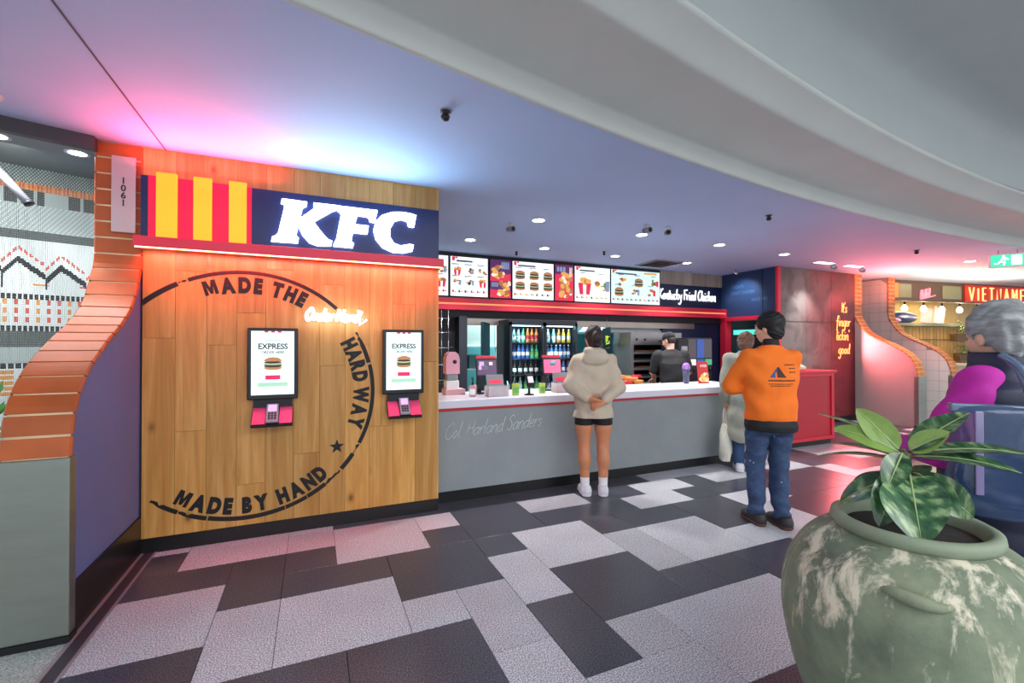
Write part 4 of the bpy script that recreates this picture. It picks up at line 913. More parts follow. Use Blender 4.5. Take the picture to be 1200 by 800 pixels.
b = MB(); b.bx(0, .56, -.02, .14, .86, .89, 'dark_metal'); b.build('drip_tray', None, dm)
cm = thing('coffee_machine', 'dark grey coffee machine left of the drink dispenser', 'coffee machine', (5.45, 5.66, .861))
b = MB(); b.bx(0, .22, 0, .4, 0, .74, 'dark_metal', bev=.008); b.build('body', None, cm)
b = MB(); b.bx(.03, .19, -.012, 0, .1, .34, mat('copper', '#7a5040', .35, metal=.6)); b.build('front_plate', None, cm)
b = MB(); b.bx(.05, .17, -.02, 0, .5, .62, 'grey_plastic'); b.build('control_panel', None, cm)
rp_ = thing('meal_poster', 'red counter card with a picture of golden chicken pieces', 'poster', (4.92, 4.66, .972))
b = MB(); b.box((.0, 0, .15), (.19, .012, .30), mat('card_red', '#c62d2d', .4), Matrix.Rotation(R(-6), 3, 'X'), .003); cd_ = b.build('card', None, rp_)
b = MB()
for i in range(22): blob(b, rm.uniform(-.065, .065), .085 + rm.uniform(-.05, .045), .028, .022, rm.choice(['menu_gold', 'menu_cream', 'menu_gold', 'menu_brown']), lambda x, z, b=b: (x, -.0175 + .1 * (z - .15) - .00005 * len(b.f), z))
b.build('chicken_picture', None, cd_)
flat_text('4 FOR', .05, .001, 'lab_white', lambda x, y, z: (x, -.0175 + .1 * (.07 + y), .225 + y), cd_, 'lettering', .9, 'CENTER')
cu_ = thing('tall_cup', 'tall purple-lidded cup beside the red counter card', 'cup', (4.68, 4.72, .972))
b = MB(); b.lathe([(.036, 0), (.05, .2)], mat('cup_dark', '#454a66', .3), 14); b.build('cup', None, cu_)
b = MB(); b.lathe([(.054, .2), (.056, .22), (.045, .26), (.02, .285)], mat('lid_purple', '#9b6bb8', .3), 14); b.build('lid', None, cu_)
# teal sign and screens in the recess beside the navy wall
b = MB(); b.bx(8.28, 8.3, 6.2, 7.0, 1.72, 1.82, mat('sign_teal_lit', '#57d3c4', .4, em=.8)); tag(b.build('teal_sign'), 'glowing teal strip sign in the recess below the navy wall', 'sign')
b = MB(); b.bx(8.24, 8.3, 6.05, 6.9, 1.2, 1.66, mat('screen_dark', '#3c4350', .25), bev=.01); tag(b.build('wall_screen'), 'dark wall screen below the teal strip sign', 'screen')

# ================================================================== RED STAND
rs = thing('red_cabinet', 'red panelled front-of-house cabinet right of the man in orange', 'cabinet', (5.95, 4.36, 0))
mat('cab_red', '#b5162b', .4, noise=.05); mat('cab_red_frame', '#d42238', .4)
b = MB(); b.bx(0, 1.35, .02, .5, .08, 1.1, 'cab_red'); b.build('body', None, rs)
b = MB()
for (x0, x1, z0, z1) in ((0, .05, .08, 1.08), (1.29, 1.35, .08, 1.08), (.05, 1.29, .08, .13), (.05, 1.29, 1.03, 1.08)): b.bx(x0, x1, 0, .02, z0, z1, 'cab_red_frame', bev=.003)
b.build('front_frame', None, rs)
b = MB(); b.bx(-.02, 1.38, -.03, .52, 1.08, 1.115, 'cab_red_frame', bev=.005); b.build('top', None, rs)
b = MB(); b.bx(.0, 1.33, .04, .48, 0, .08, 'black_base'); b.build('plinth', None, rs)
wp = thing('paper_bag', 'crumpled cream paper bag lying on the red cabinet', 'bag', (6.62, 4.5, 1.115))
b = MB(); b.ell((0, 0, .05), (.16, .1, .055), mat('paper_cream', '#e5d6bb', .7), 12, 6); b.ell((.1, .02, .04), (.12, .09, .045), 'paper_cream', 10, 6); b.build('bag_body', None, wp)
# ================================================================== CEILING FIXTURES
mat('lamp_glow', '#fffdf8', .5, em=14); mat('lamp_trim', '#cfd3da', .4)
CZ = 2.93
dl = None
DL = [(1.948, 5.853, 'nearest the KFC sign, over the counter'), (2.358, 4.616, 'nearest the bulkhead, above the hoodie woman'), (3.127, 5.93, 'above the burger menu board'), (5.312, 4.721, 'above the grey-coated shopper'), (6.8, 4.8, 'nearest the mural, small and far'),
      (3.895, 4.687, 'beside the two ceiling cameras'), (4.441, 5.985, 'above the bucket menu board'), (5.955, 5.982, 'beside the ceiling air vent'), (10.26, 3.915, 'far right, before the exit sign')]
for i, (x, y, w) in enumerate(DL):
    t = thing('downlight', f'round recessed ceiling downlight {w}', 'downlight', (x, y, CZ), 0, 'ceiling downlights')
    b = MB(); b.lathe([(.066, -.004), (.085, -.006), (.088, 0)], 'lamp_trim', 20, cap=False); b.build('trim_ring', None, t)
    b = MB(); b.lathe([(.066, -.003), (.001, -.003)], 'lamp_glow', 20, cap=False); b.build('lens', None, t)
    s = spot('downlight_lamp', (x, y, CZ - .02), (x, y, 0), 130, 105, .8, (1, .96, .9), .06); s.parent = t; s.matrix_parent_inverse = Matrix.Translation((-x, -y, -CZ))
def sprinkler(x, y, lab, k=1.0):
    t = thing('ceiling_sensor', lab, 'sensor', (x, y, CZ), 0)
    b = MB(); b.lathe([(.03 * k, 0), (.03 * k, -.008), (.018 * k, -.012), (.018 * k, -.03), (.026 * k, -.034), (.02 * k, -.055), (.004, -.062)], 'black_plastic', 14); b.build('housing', None, t)
    b = MB(); b.lathe([(.034 * k, -.001), (.034 * k, -.004)], 'grey_plastic', 14); b.build('flange', None, t)
sprinkler(.734, 2.685, 'black ceiling sensor nearest the camera, above the KFC sign', 1.1)
sprinkler(4.588, 3.414, 'small black ceiling sensor above the man in orange', 1.1)
sprinkler(8.32, 3.782, 'tiny black ceiling sensor on the red-lit ceiling', 1.2)
sprinkler(2.84, 6.3, 'tiny sensor above the narrow purple menu board', .8)
sprinkler(4.06, 5.75, 'tiny sensor above the narrow red menu board', .8)
def cctv(x, y, rz, lab, tgt=(0, 0)):
    t = thing('security_camera', lab, 'camera', (x, y, CZ), rz, 'ceiling cameras')
    b = MB(); b.lathe([(.035, 0), (.035, -.012), (.012, -.016), (.012, -.05)], 'lamp_trim', 14); b.build('mount', None, t)
    b = MB(); b.cyl((-.05, -.02, -.075), (.05, .02, -.06), .034, .028, 'grey_plastic', 14); hd = b.build('barrel', None, t)
    b = MB(); b.cyl((-.055, -.022, -.0755), (-.05, -.02, -.075), .026, None, 'black_plastic', 14); b.build('lens', None, hd)
cctv(3.62, 4.26, R(70), 'ceiling security camera left of a pair, pointing down'); cctv(3.93, 4.26, R(40), 'ceiling security camera right of a pair')
cctv(2.12, 4.87, R(80), 'single ceiling security camera between the KFC sign and the downlights')
t = thing('air_vent', 'square grey ceiling air vent above the widest menu board', 'vent', (5.55, 6.22, CZ))
b = MB(); b.bx(-.3, .3, -.3, .3, -.012, 0, 'grey_plastic', bev=.003); b.build('frame', None, t)
for i in range(6):
    b = MB(); b.box((0, -.22 + i * .088, -.016), (.52, .05, .006), 'dark_metal', Matrix.Rotation(R(20), 3, 'X')); b.build('louvre', None, t)
# wall washers before the mural: recessed trough with a small lamp head
for i, (x, lab) in enumerate(((8.36, 'ceiling spotlight washing the grey side of the mural'), (9.2, 'ceiling spotlight washing the red side of the mural'))):
    t = thing('ceiling_spotlight', lab, 'spotlight', (x, 5.02, CZ), 0, 'spotlights before the mural')
    b = MB(); b.bx(-.42, .0, -.06, .06, -.004, 0, mat('trough_glow', '#ffffff', .5, em=1.6)); b.build('light_trough', None, t)
    b = MB(); b.cyl((.06, 0, 0), (.06, 0, -.05), .012, None, 'grey_plastic', 8); b.cyl((.03, -.03, -.07), (.09, .04, -.045), .035, .04, 'grey_plastic', 12); b.build('lamp_head', None, t)
    s = spot('washer_lamp', (x, 4.98, CZ - .12), (x + (.0 if i == 0 else .35), 5.6, 1.7), 55 if i == 0 else 40, 75, .8, (1, .97, .92) if i == 0 else (1, .62, .6)); s.parent = t; s.matrix_parent_inverse = Matrix.Translation((-x, -5.02, -CZ))
t = thing('wall_spotlight', 'ceiling spotlight shining on the navy wall', 'spotlight', (7.25, 6.1, CZ))
b = MB(); b.cyl((0, 0, 0), (0, 0, -.05), .012, None, 'grey_plastic', 8); b.cyl((.0, -.03, -.06), (.07, .0, -.075), .03, .035, 'grey_plastic', 12); b.build('lamp_head', None, t)
s = spot('wall_lamp', (7.2, 6.1, CZ - .1), (7.75, 6.25, 2.35), 22, 80, .7, (.85, .95, 1)); s.parent = t; s.matrix_parent_inverse = Matrix.Translation((-7.25, -6.1, -CZ))
# exit sign
ex = thing('exit_sign', 'green running-man exit sign hanging from the ceiling at the right', 'exit sign', (9.55, 3.22, 2.77), R(-58))
b = MB(); b.box((0, 0, 0), (.40, .05, .2), 'white_plastic', None, .006); b.build('case', None, ex)
b = MB(); b.bx(-.185, .185, -.029, -.026, -.085, .085, mat('exit_green', '#2fb98a', .4, em=.9)); gp = b.build('green_panel', None, ex)
b = MB(); b.bx(.03, .14, -.031, -.029, -.07, .07, mat('exit_white', '#ffffff', .4, em=1.1)); b.tube([(-.03, -.031, .0), (-.06, -.031, .04), (-.02, -.031, .035), (0, -.031, .01)], .009, 'exit_white', 5); b.tube([(-.06, -.031, .04), (-.08, -.031, -.01), (-.04, -.031, -.03), (-.05, -.031, -.07)], .011, 'exit_white', 5); b.tube([(-.08, -.031, -.01), (-.11, -.031, -.04), (-.15, -.031, -.04)], .011, 'exit_white', 5); b.ell((-.05, -.032, .062), (.014, .004, .014), 'exit_white', 8, 6); b.build('running_figure', None, gp)
b = MB(); b.cyl((-.1, 0, .1), (-.1, 0, .16), .006, None, 'grey_plastic', 6); b.cyl((.1, 0, .1), (.1, 0, .16), .006, None, 'grey_plastic', 6); b.build('hangers', None, ex)

# neon slogan on the mural
NEO = mat('neon_orange', '#ff9a50', .5, em=1.2)
ns = thing('neon_slogan', "orange neon script reading It's finger lickin' good on the red mural", 'neon sign', (9.28, 5.55, 1.3))
for i, (wv, sx) in enumerate((("It's", .16), ('finger', .0), ("lickin'", .0), ('good', .06))):
    st, wd = strokes(wv, .098, .1, .92); b = MB(); kx = min(1.0, .62 / wd) if i else .9
    stroke_tubes(b, [[(u * kx, v) for u, v in s_] for s_ in st], .0095, lambda u, v: (sx + u, -.05, v + .84 - .27 * i), NEO, 5); b.build('word', None, ns)
for z in (.1, .4, .66, .92): b = MB(); b.cyl((.3, .008, z), (.3, -.05, z), .005, None, 'black_plastic', 5); b.build('standoff', None, ns)
a = area('neon_glow', (9.6, 5.45, 1.75), (R(-90), 0, 0), .6, 1.0, 60, (1, .16, .18)); a.parent = ns; a.matrix_parent_inverse = Matrix.Translation((-9.28, -5.55, -1.3))
a = area('red_ceiling_wash', (10.4, 5.0, 2.3), (R(180), 0, 0), 1.0, .5, 28, (1, .2, .12)); a.parent = ns; a.matrix_parent_inverse = Matrix.Translation((-9.28, -5.55, -1.3))
# fire point between the wings
b = MB(); b.bx(10.78, 10.98, 6.93, 6.99, 1.75, 2.12, mat('fire_red', '#a52a2a', .4), bev=.01); tag(b.build('fire_box'), 'small dark red fire alarm box between the two brick-edged walls', 'alarm box')

# ================================================================== VIETNAMESE SHOP (far right)
def along(t_, off=0.0):   # its front runs from (11.45,5.75) towards (17.6,4.95)
    p0, p1 = Vector((11.40, 5.74)), Vector((17.8, 4.93)); d = (p1 - p0).normalized(); n = Vector((-d.y, d.x)); q = p0 + d * t_ + n * off; return q
ang = math.atan2(4.93 - 5.74, 17.8 - 11.40)
mat('fascia_brown', '#5a4238', .5, noise=.1); mat('bamboo', '#b58a45', .5, noise=.3, nscale=6, stretch=(1, 1, .15), vary=.2); mat('bamboo_pale', '#d9b878', .5, noise=.2, nscale=6, stretch=(1, 1, .2)); mat('window_olive', '#8f8f72', .2)
fa = thing('shop_fascia', 'brown shop fascia with dark windows under the ceiling, far right', 'fascia', (11.40, 5.74, 2.48), ang)
b = MB(); b.bx(0, 6.4, -.04, .06, 0, .44, 'fascia_brown', bev=.004); b.build('board', None, fa)
for i, (x0, x1) in enumerate(((.35, .72), (1.72, 2.35))):
    b = MB(); b.bx(x0, x1, -.05, -.04, .07, .37, 'window_olive'); b.build('window_panel', None, fa)
b = MB(); b.bx(.1, .34, -.05, -.04, .06, .38, 'bamboo'); b.build('bamboo_panel', None, fa)
sr = thing('script_logo', "pink neon logo reading Roll'd on the brown fascia", 'sign', tuple(along(.98, -.06)) + (2.56,), ang)
st, wd = strokes("Roll'd", .085, .1, .85); b = MB(); stroke_tubes(b, st, .02, lambda u, v: (u * .95, 0, v + u * .22 - .02), mat('logo_pink', '#ff7f90', .5, em=.8), 5); b.build('word', None, sr)
b = MB(); b.tube([(0, 0, -.04), (.48, 0, .06)], .014, 'logo_pink', 5); b.build('underline', None, sr)
b = MB()
for x in (.1, .35): b.cyl((x, 0, .04), (x, .03, .04), .006, None, 'dark_metal', 5)
b.build('standoffs', None, sr)
vn = thing('neon_word', 'red neon lettering reading VIETNAMESE on the fascia behind the grey-haired shopper', 'neon sign', tuple(along(2.5, -.055)) + (2.52,), ang)
b = MB(); b.bx(-.05, 4.0, -.01, .012, -.02, .38, mat('neon_back', '#b42412', .5, em=.3)); b.build('back_panel', None, vn)
x = .05
for ch in 'VIETNAMESE':
    st, wd = strokes(ch, .15, 0, 1, True); b = MB(); stroke_tubes(b, [[(u * 1.1, v) for u, v in s_] for s_ in st], .016, lambda u, v: (x + u, -.035, v + .02), mat('neon_amber', '#ffb070', .5, em=1.3), 5); b.build('letter', None, vn); x += wd * 1.1 + .1
# pendant bulbs
for i in range(7):
    p = along(.35 + .62 * i, .25); t = thing('pendant_bulb', f'glowing pendant bulb below the brown fascia, {["first", "second", "third", "fourth", "fifth", "sixth", "seventh"][i]} from the brick edge', 'pendant lamp', (p.x, p.y, 2.62), 0, 'pendant bulbs of the Vietnamese shop')
    b = MB(); b.cyl((0, 0, -.18), (0, 0, .3), .006, None, 'black_plastic', 5); b.cyl((0, 0, -.2), (0, 0, -.13), .025, None, 'black_plastic', 8); b.build('cord', None, t)
    b = MB(); b.lathe([(.02, -.2), (.055, -.26), (.06, -.29), (.045, -.33), (.001, -.35)], mat('bulb_glow', '#ffe2b0', .5, em=9), 12); b.build('bulb', None, t)
    if i % 2 == 0:
        pl = bpy.data.lights.new('bulb_light', 'POINT'); pl.energy = 9; pl.color = (1, .75, .42); pl.shadow_soft_size = .06
        o = bpy.data.objects.new('bulb_light', pl); COL.objects.link(o); o.parent = t; o.location = (0, 0, -.4)
area('warm_shop_lamp', (14.0, 6.4, 2.85), (R(-20), 0, ang), 4, .4, 45, (1, .78, .45))
area('warm_soffit_lamp', (12.5, 4.6, 2.4), (R(180), 0, ang), 2.5, .4, 34, (1, .72, .4))
# bamboo back wall and counter
b = MB(); bc = thing('bamboo_counter', 'bamboo-clad counter with a dark top ledge, far right', 'counter', tuple(along(.75, .5)) + (0,), ang)
for i in range(30):
    b = MB(); b.bx(.12 * i, .12 * i + .112, -.02, .02, 0, 1.95, 'bamboo', bev=.01); b.build('bamboo_slat', None, bc)
b = MB(); b.bx(-.03, 3.65, -.12, .35, 1.95, 2.02, mat('ledge_olive', '#6d7562', .5)); b.build('top_ledge', None, bc)
b = MB(); b.bx(0, 3.6, -.035, -.02, 1.62, 1.64, 'fascia_brown'); b.build('band', None, bc)
b = MB(); b.bx(0, 3.6, 0.02, .3, 0, 1.95, 'fascia_brown'); b.build('carcass', None, bc)
b = MB(); q = along(-.0, 1.7); b.box((0, 0, 1.45), (7.5, .06, 2.9), 'bamboo_pale', Matrix.Rotation(ang, 3, 'Z')); o = b.build('wall_bamboo'); q = along(3.4, 1.6); o.location = (q.x, q.y, 0); struct(o)
p = along(1.25, .62); bw = thing('blue_boat', 'dark blue boat-shaped bowl on the bamboo counter ledge', 'bowl', (p.x, p.y, 2.02), ang)
b = MB(); b.ell((.15, 0, .14), (.55, .16, .15), mat('boat_blue', '#18265e', .35), 20, 10); b.build('hull', None, bw)
b = MB(); b.bx(-.12, .42, -.06, .06, -.0, .03, 'boat_blue'); b.build('foot', None, bw)
b = MB(); b.ell((-.2, -.13, .06), (.14, .08, .06), mat('orchid', '#d58ac0', .5), 10, 6); b.build('blossoms', None, bw)
for k, (tt, lab) in enumerate(((2.3, 'lilac display menu left of the hanging plant'), (2.75, 'lilac display menu touching the hanging plant'))):
    p = along(tt, .62); d_ = thing('display_menu', lab, 'menu', (p.x, p.y, 2.02), ang, 'lilac menus on the bamboo ledge')
    b = MB(); b.box((0, 0, .2), (.36, .02, .4), mat('menu_lilac', '#b9a8bc', .5), Matrix.Rotation(R(14), 3, 'Y')); b.build('card', None, d_)
    b = MB(); b.bx(-.15, .12, -.05, .05, 0, .02, 'grey_plastic'); b.build('foot', None, d_)
p = along(.62, .36); po = thing('menu_stand', 'upright wooden menu stand with a pink poster by the brick edge', 'menu stand', (p.x, p.y, 0), ang)
b = MB(); b.bx(-.2, .22, 0, .04, 0, 2.05, 'bamboo_pale', bev=.005); b.build('frame', None, po)
b = MB(); b.bx(-.17, .18, -.01, 0, 1.2, 2.0, mat('poster_pink', '#c98f86', .5)); pp = b.build('poster', None, po)
b = MB()
for i in range(4): b.bx(-.1 + .07 * i, -.05 + .07 * i, -.013, -.01, 1.45 + .05 * (i % 2), 1.75 - .04 * (i % 2), ['lab_red', 'menu_text', 'menu_cream', 'lab_red'][i])
b.build('printed_figures', None, pp)
mat('leaf_small', '#5f8f45', .5, vary=.2); mat('leaf_pale', '#cfe0b0', .5)
for k, (tt, z, lab) in enumerate(((3.1, 1.78, 'upper white-flowered plant on the bamboo counter front'), (3.2, 1.3, 'lower leafy plant on the bamboo counter front'))):
    p = along(tt, .28); pl_ = thing('hanging_plant', lab, 'plant', (p.x, p.y, z), ang, 'plants on the bamboo counter')
    b = MB(); b.bx(-.2, .2, .06, .2, -.18, .0, mat('planter_brown', '#6b5136', .6), bev=.01); b.build('trough', None, pl_)
    b = MB(); r2 = random.Random(30 + k)
    for i in range(260):
        c = Vector((r2.gauss(0, .17), r2.gauss(.0, .09), min(.3, max(-.05, r2.gauss(.1, .08))))); a_ = r2.uniform(0, 6.28); e_ = r2.uniform(-.8, .8); u = Vector((math.cos(a_) * math.cos(e_), math.sin(a_) * math.cos(e_), math.sin(e_))) * r2.uniform(.03, .055); v = u.cross(Vector((r2.uniform(-1, 1), r2.uniform(-1, 1), 1))).normalized() * .016
        b.poly([c, c + u * .5 + v, c + u, c + u * .5 - v], [(0, 1, 2, 3)], 'leaf_pale' if r2.random() < (.3 if k == 0 else .12) else 'leaf_small')
    o = b.build('foliage', None, pl_); o['kind'] = 'stuff'
# low white counter right of the second wing, with plates
p = along(2.6, -.35); wc = thing('white_counter', 'low white counter edge behind the magenta sleeve', 'counter', (p.x, p.y, 0), ang)
b = MB(); b.bx(-.3, 2.2, 0, .5, 0, 1.02, mat('counter_cream', '#cfcfc4', .5)); b.build('body', None, wc)
b = MB(); b.bx(-.34, 2.24, -.04, .54, 1.02, 1.07, 'white_plastic', bev=.005); b.build('top', None, wc)

# ================================================================== LEFT SHOP
# bead curtain: strands of beads making a picture of stepped buildings
bm_cols = {'w': mat('bead_white', '#e3ebe8', .4), 'k': mat('bead_black', '#15171c', .4), 'g': mat('bead_grey', '#5d6562', .4), 'r': mat('bead_red', '#d8604e', .4), 'o': mat('bead_orange', '#eaa04a', .4), 'd': mat('bead_clear', '#b9c6c2', .4)}
NX_, NZ_ = 150, 150
def bead_col(i, j):   # j counts from the top
    u = i / NX_; y = j / NZ_
    if y < .055: return 'g' if (i + j) % 2 else 'd'
    if y < .085: return 'o' if (i * 7) % 5 < 3 else 'r'
    if y < .14: return 'k' if (i % 9) not in (0, 1) and (i // 12) % 3 != 2 else 'd'
    if y < .24: return 'd' if (i + j) % 3 else 'w'
    if y < .27: return 'g'
    # stepped roofs
    q = (u * 6.2) % 1.0; base = .28 + .022 * (u * 6.2 // 1)
    roof = base + (.10 * abs(q - .35) if q > .35 else .16 * (.35 - q))
    if abs(y - roof) < .012: return 'k'
    if y < roof: return 'r' if abs(y - roof + .045) < .006 and i % 3 else 'w'
    if y < .475:
        if abs(q - .02) < .012 and y < .46: return 'k'
        if (j % 9 == 3) and (i // 9) % 3 == 1: return 'o' if (i // 27) % 2 else 'r'
        return 'w'
    if y < .495: return 'k' if i % 3 else 'w'
    if y < .60: return ('r' if (i // 6) % 3 else 'o') if (i % 6) in (2, 3) and j % 5 < 3 else 'w'
    if y < .615: return 'k' if i % 3 else 'w'
    if y < .68: return 'g'
    if y < .74: return 'd'
    if y < .755: return 'k' if i % 4 else 'w'
    if y < .86: return 'o' if (i // 10) % 3 == 1 and (j % 3) else 'w'
    return 'w'
bc_ = MB(); A0, A1 = Vector((-2.75, 4.298)), Vector((-1.42, 4.81)); dz = 2.0 / NZ_
cols = {k: i for i, k in enumerate(bm_cols)}; P = []; F = []; M = []
for i in range(NX_):
    p = A0 + (A1 - A0) * (i + .5) / NX_
    for j in range(NZ_):
        z = 2.845 - (j + .5) * dz; c = cols[bead_col(i, j)]; k = len(P); s_ = .0034; h = dz * .42
        P += [(p.x - s_, p.y - s_, z - h), (p.x + s_, p.y - s_, z - h), (p.x + s_, p.y + s_, z - h), (p.x - s_, p.y + s_, z - h), (p.x - s_, p.y - s_, z + h), (p.x + s_, p.y - s_, z + h), (p.x + s_, p.y + s_, z + h), (p.x - s_, p.y + s_, z + h)]
        F += [(k, k + 1, k + 5, k + 4), (k + 1, k + 2, k + 6, k + 5), (k + 3, k, k + 4, k + 7), (k + 4, k + 5, k + 6, k + 7)]; M += [c] * 4
me = bpy.data.meshes.new('bead_curtain'); me.from_pydata(P, [], F)
for k in bm_cols: me.materials.append(bm_cols[k])
me.polygons.foreach_set('material_index', M); o = link('bead_curtain', me); tag(o, 'white bead curtain with a mosaic picture of stepped buildings in the left shop', 'bead curtain', kind='stuff')
for i, (x, y, lab) in enumerate(((-1.52, 4.12, 'round downlight in the left shop ceiling beside the brick pier'), (-1.87, 3.98, 'round downlight in the left shop ceiling near the frame edge'))):
    t = thing('downlight', lab, 'downlight', (x, y, 2.845), 0, 'downlights of the left shop')
    b = MB(); b.lathe([(.05, -.003), (.068, -.006), (.07, 0)], 'lamp_trim', 20, cap=False); b.build('trim_ring', None, t)
    b = MB(); b.lathe([(.05, -.002), (.001, -.002)], 'lamp_glow', 20, cap=False); b.build('lens', None, t)
    s = spot('shop_lamp', (x, y, 2.82), (x - .1, y + .35, 0), 26, 110, .8, (1, 1, .97)); s.parent = t; s.matrix_parent_inverse = Matrix.Translation((-x, -y, -2.845))
area('shop_lamp_row', (-2.6, 3.75, 2.8), (R(35), 0, R(21)), 1.8, .3, 12, (.95, 1, .97))
t = thing('ceiling_downlight', 'round downlight with a pale rim at the left frame edge above the dark beam', 'downlight', (-1.72, 3.55, CZ))
b = MB(); b.lathe([(.05, -.003), (.075, -.008), (.078, 0)], 'lamp_trim', 20, cap=False); b.build('trim_ring', None, t)
b = MB(); b.lathe([(.05, -.002), (.001, -.002)], 'black_plastic', 20, cap=False); b.build('lens', None, t)
b = MB(); b.cyl((-2.10, 4.2, 2.86), (-1.81, 4.2, 2.485), .026, None, 'grey_plastic', 12); b.cyl((-1.812, 4.2, 2.49), (-1.80, 4.2, 2.472), .03, None, 'dark_metal', 12); tag(b.build('steel_brace'), 'dark diagonal steel brace hanging from the left shop ceiling', 'brace')
# leafy plant at the very left edge
t = thing('potted_plant', 'green leafy plant behind the brick curve at the left edge', 'plant', (-1.78, 3.62, 0))
b = MB(); b.lathe([(.12, 0), (.16, .5), (.17, .9), (.15, .9)], mat('planter_grey', '#6f746f', .6), 18); b.build('pot', None, t)
b = MB(); r2 = random.Random(9); mat('leaf_mid', '#4f8a3c', .45, vary=.2)
for i in range(90):
    a_ = r2.uniform(0, 6.28); e_ = r2.uniform(.1, 1.3); u = Vector((math.cos(a_) * math.cos(e_), math.sin(a_) * math.cos(e_), math.sin(e_))); c = Vector((0, 0, .9)) + u * r2.uniform(.05, .3); v = u.cross(Vector((0, 0, 1))).normalized() * .025; w = u * r2.uniform(.08, .14)
    b.poly([c, c + w * .5 + v, c + w, c + w * .5 - v], [(0, 1, 2, 3)], 'leaf_mid')
o = b.build('foliage', None, t); o['kind'] = 'stuff'
# ================================================================== STONE URN AND PLANT
m = bpy.data.materials.new('urn_clay'); m.use_nodes = True; nt = NT(m); pb = nt.n['Principled BSDF']; MATS['urn_clay'] = m
tc = nt.add('ShaderNodeTexCoord')
n1 = nt.add('ShaderNodeTexNoise', i_Scale=3.2, i_Detail=8.0, i_Roughness=.65); nt.link(tc.outputs['Object'], n1.inputs['Vector'])
r1 = ramp(nt, [(.3, '#4a5547'), (.5, '#707c66'), (.7, '#8f977c')], n1.outputs['Fac'])
mp = nt.add('ShaderNodeMapping'); mp.inputs['Scale'].default_value = (5, 5, 1.6); nt.link(tc.outputs['Object'], mp.inputs[0])
n2 = nt.add('ShaderNodeTexNoise', i_Scale=2.2, i_Detail=9.0, i_Roughness=.7, i_Distortion=.6); nt.link(mp.outputs[0], n2.inputs['Vector'])
sp = nt.add('ShaderNodeSeparateXYZ'); nt.link(tc.outputs['Object'], sp.inputs[0])
mr = nt.add('ShaderNodeMapRange'); mr.inputs[1].default_value = .45; mr.inputs[2].default_value = 1.0; mr.inputs[3].default_value = -.06; mr.inputs[4].default_value = .10; nt.link(sp.outputs['Z'], mr.inputs[0])
ad = nt.add('ShaderNodeMath', operation='ADD'); nt.link(n2.outputs['Fac'], ad.inputs[0]); nt.link(mr.outputs[0], ad.inputs[1])
r2 = ramp(nt, [(.55, (0, 0, 0)), (.66, (1, 1, 1))], ad.outputs[0])
mx = nt.add('ShaderNodeMix', data_type='RGBA'); nt.link(r2.outputs[0], mx.inputs[0]); nt.link(r1.outputs[0], mx.inputs[6]); mx.inputs[7].default_value = lin('#cfc9b4')
nt.link(mx.outputs[2], pb.inputs['Base Color']); pb.inputs['Roughness'].default_value = .7
bp = nt.add('ShaderNodeBump', i_Strength=.35, i_Distance=.01); nt.link(n2.outputs['Fac'], bp.inputs['Height']); nt.link(bp.outputs[0], pb.inputs['Normal'])
mat('urn_rim', '#7d8a74', .6, noise=.2, nscale=6, bump=.1, bscale=20)
PX, PY = 1.757, .82
ur = thing('stone_urn', 'large weathered green-grey stone urn in the right foreground', 'planter', (PX, PY, 0))
b = MB(); prof = [(.12, 0), (.145, .01), (.2, .12), (.268, .26), (.322, .41), (.352, .55), (.358, .64), (.346, .73), (.312, .81), (.262, .87), (.212, .9), (.19, .91)]
pc = [(p.x, p.y) for p in catmull([(a, z, 0) for a, z in prof], 4)]
b.lathe(pc, 'urn_clay', 64, cap=False); b.build('body', None, ur)
b = MB(); b.lathe([(.185, .9), (.204, .905), (.213, .922), (.21, .94), (.196, .948), (.183, .944), (.173, .93), (.169, .9), (.167, .86)], 'urn_rim', 64, cap=False); b.build('rim', None, ur)
b = MB(); b.lathe([(.18, .905), (.1, .915), (.001, .92)], mat('soil', '#231d1a', .9, noise=.4, nscale=30, bump=.5), 40, cap=False); b.build('soil', None, ur)
for a_ in (207, 27):
    c, s = math.cos(R(a_)), math.sin(R(a_)); t_ = Vector((-s, c, 0)); o_ = Vector((c, s, 0))
    pts = catmull([o_ * .29 + t_ * -.075 + Vector((0, 0, .815)), o_ * .316 + t_ * -.045 + Vector((0, 0, .825)), o_ * .324 + Vector((0, 0, .82)), o_ * .316 + t_ * .045 + Vector((0, 0, .815)), o_ * .29 + t_ * .075 + Vector((0, 0, .815))], 4)
    b = MB(); b.tube(pts, [.005 + .013 * math.sin(math.pi * i / (len(pts) - 1)) for i in range(len(pts))], 'urn_clay', 8); b.build('lug', None, ur)
# rubber plant
m = bpy.data.materials.new('leaf_green'); m.use_nodes = True; nt = NT(m); pb = nt.n['Principled BSDF']; MATS['leaf_green'] = m
tc = nt.add('ShaderNodeTexCoord'); oi = nt.add('ShaderNodeObjectInfo'); sp = nt.add('ShaderNodeSeparateXYZ'); nt.link(tc.outputs['Object'], sp.inputs[0])
mpv = nt.add('ShaderNodeMapping'); mpv.inputs['Rotation'].default_value = (0, 0, R(28)); mpv.inputs['Scale'].default_value = (70, 22, 10); nt.link(tc.outputs['Object'], mpv.inputs[0])
nz = nt.add('ShaderNodeTexNoise', i_Scale=1.0, i_Detail=3.0); nt.link(mpv.outputs[0], nz.inputs['Vector'])
r1 = ramp(nt, [(.34, '#1f3d2a'), (.52, '#3c6640'), (.68, '#8fa878')], nz.outputs['Fac'])
hs = nt.add('ShaderNodeHueSaturation'); mr = nt.add('ShaderNodeMapRange'); mr.inputs[3].default_value = .75; mr.inputs[4].default_value = 1.25; nt.link(oi.outputs['Random'], mr.inputs[0]); nt.link(mr.outputs[0], hs.inputs['Value']); nt.link(r1.outputs[0], hs.inputs['Color'])
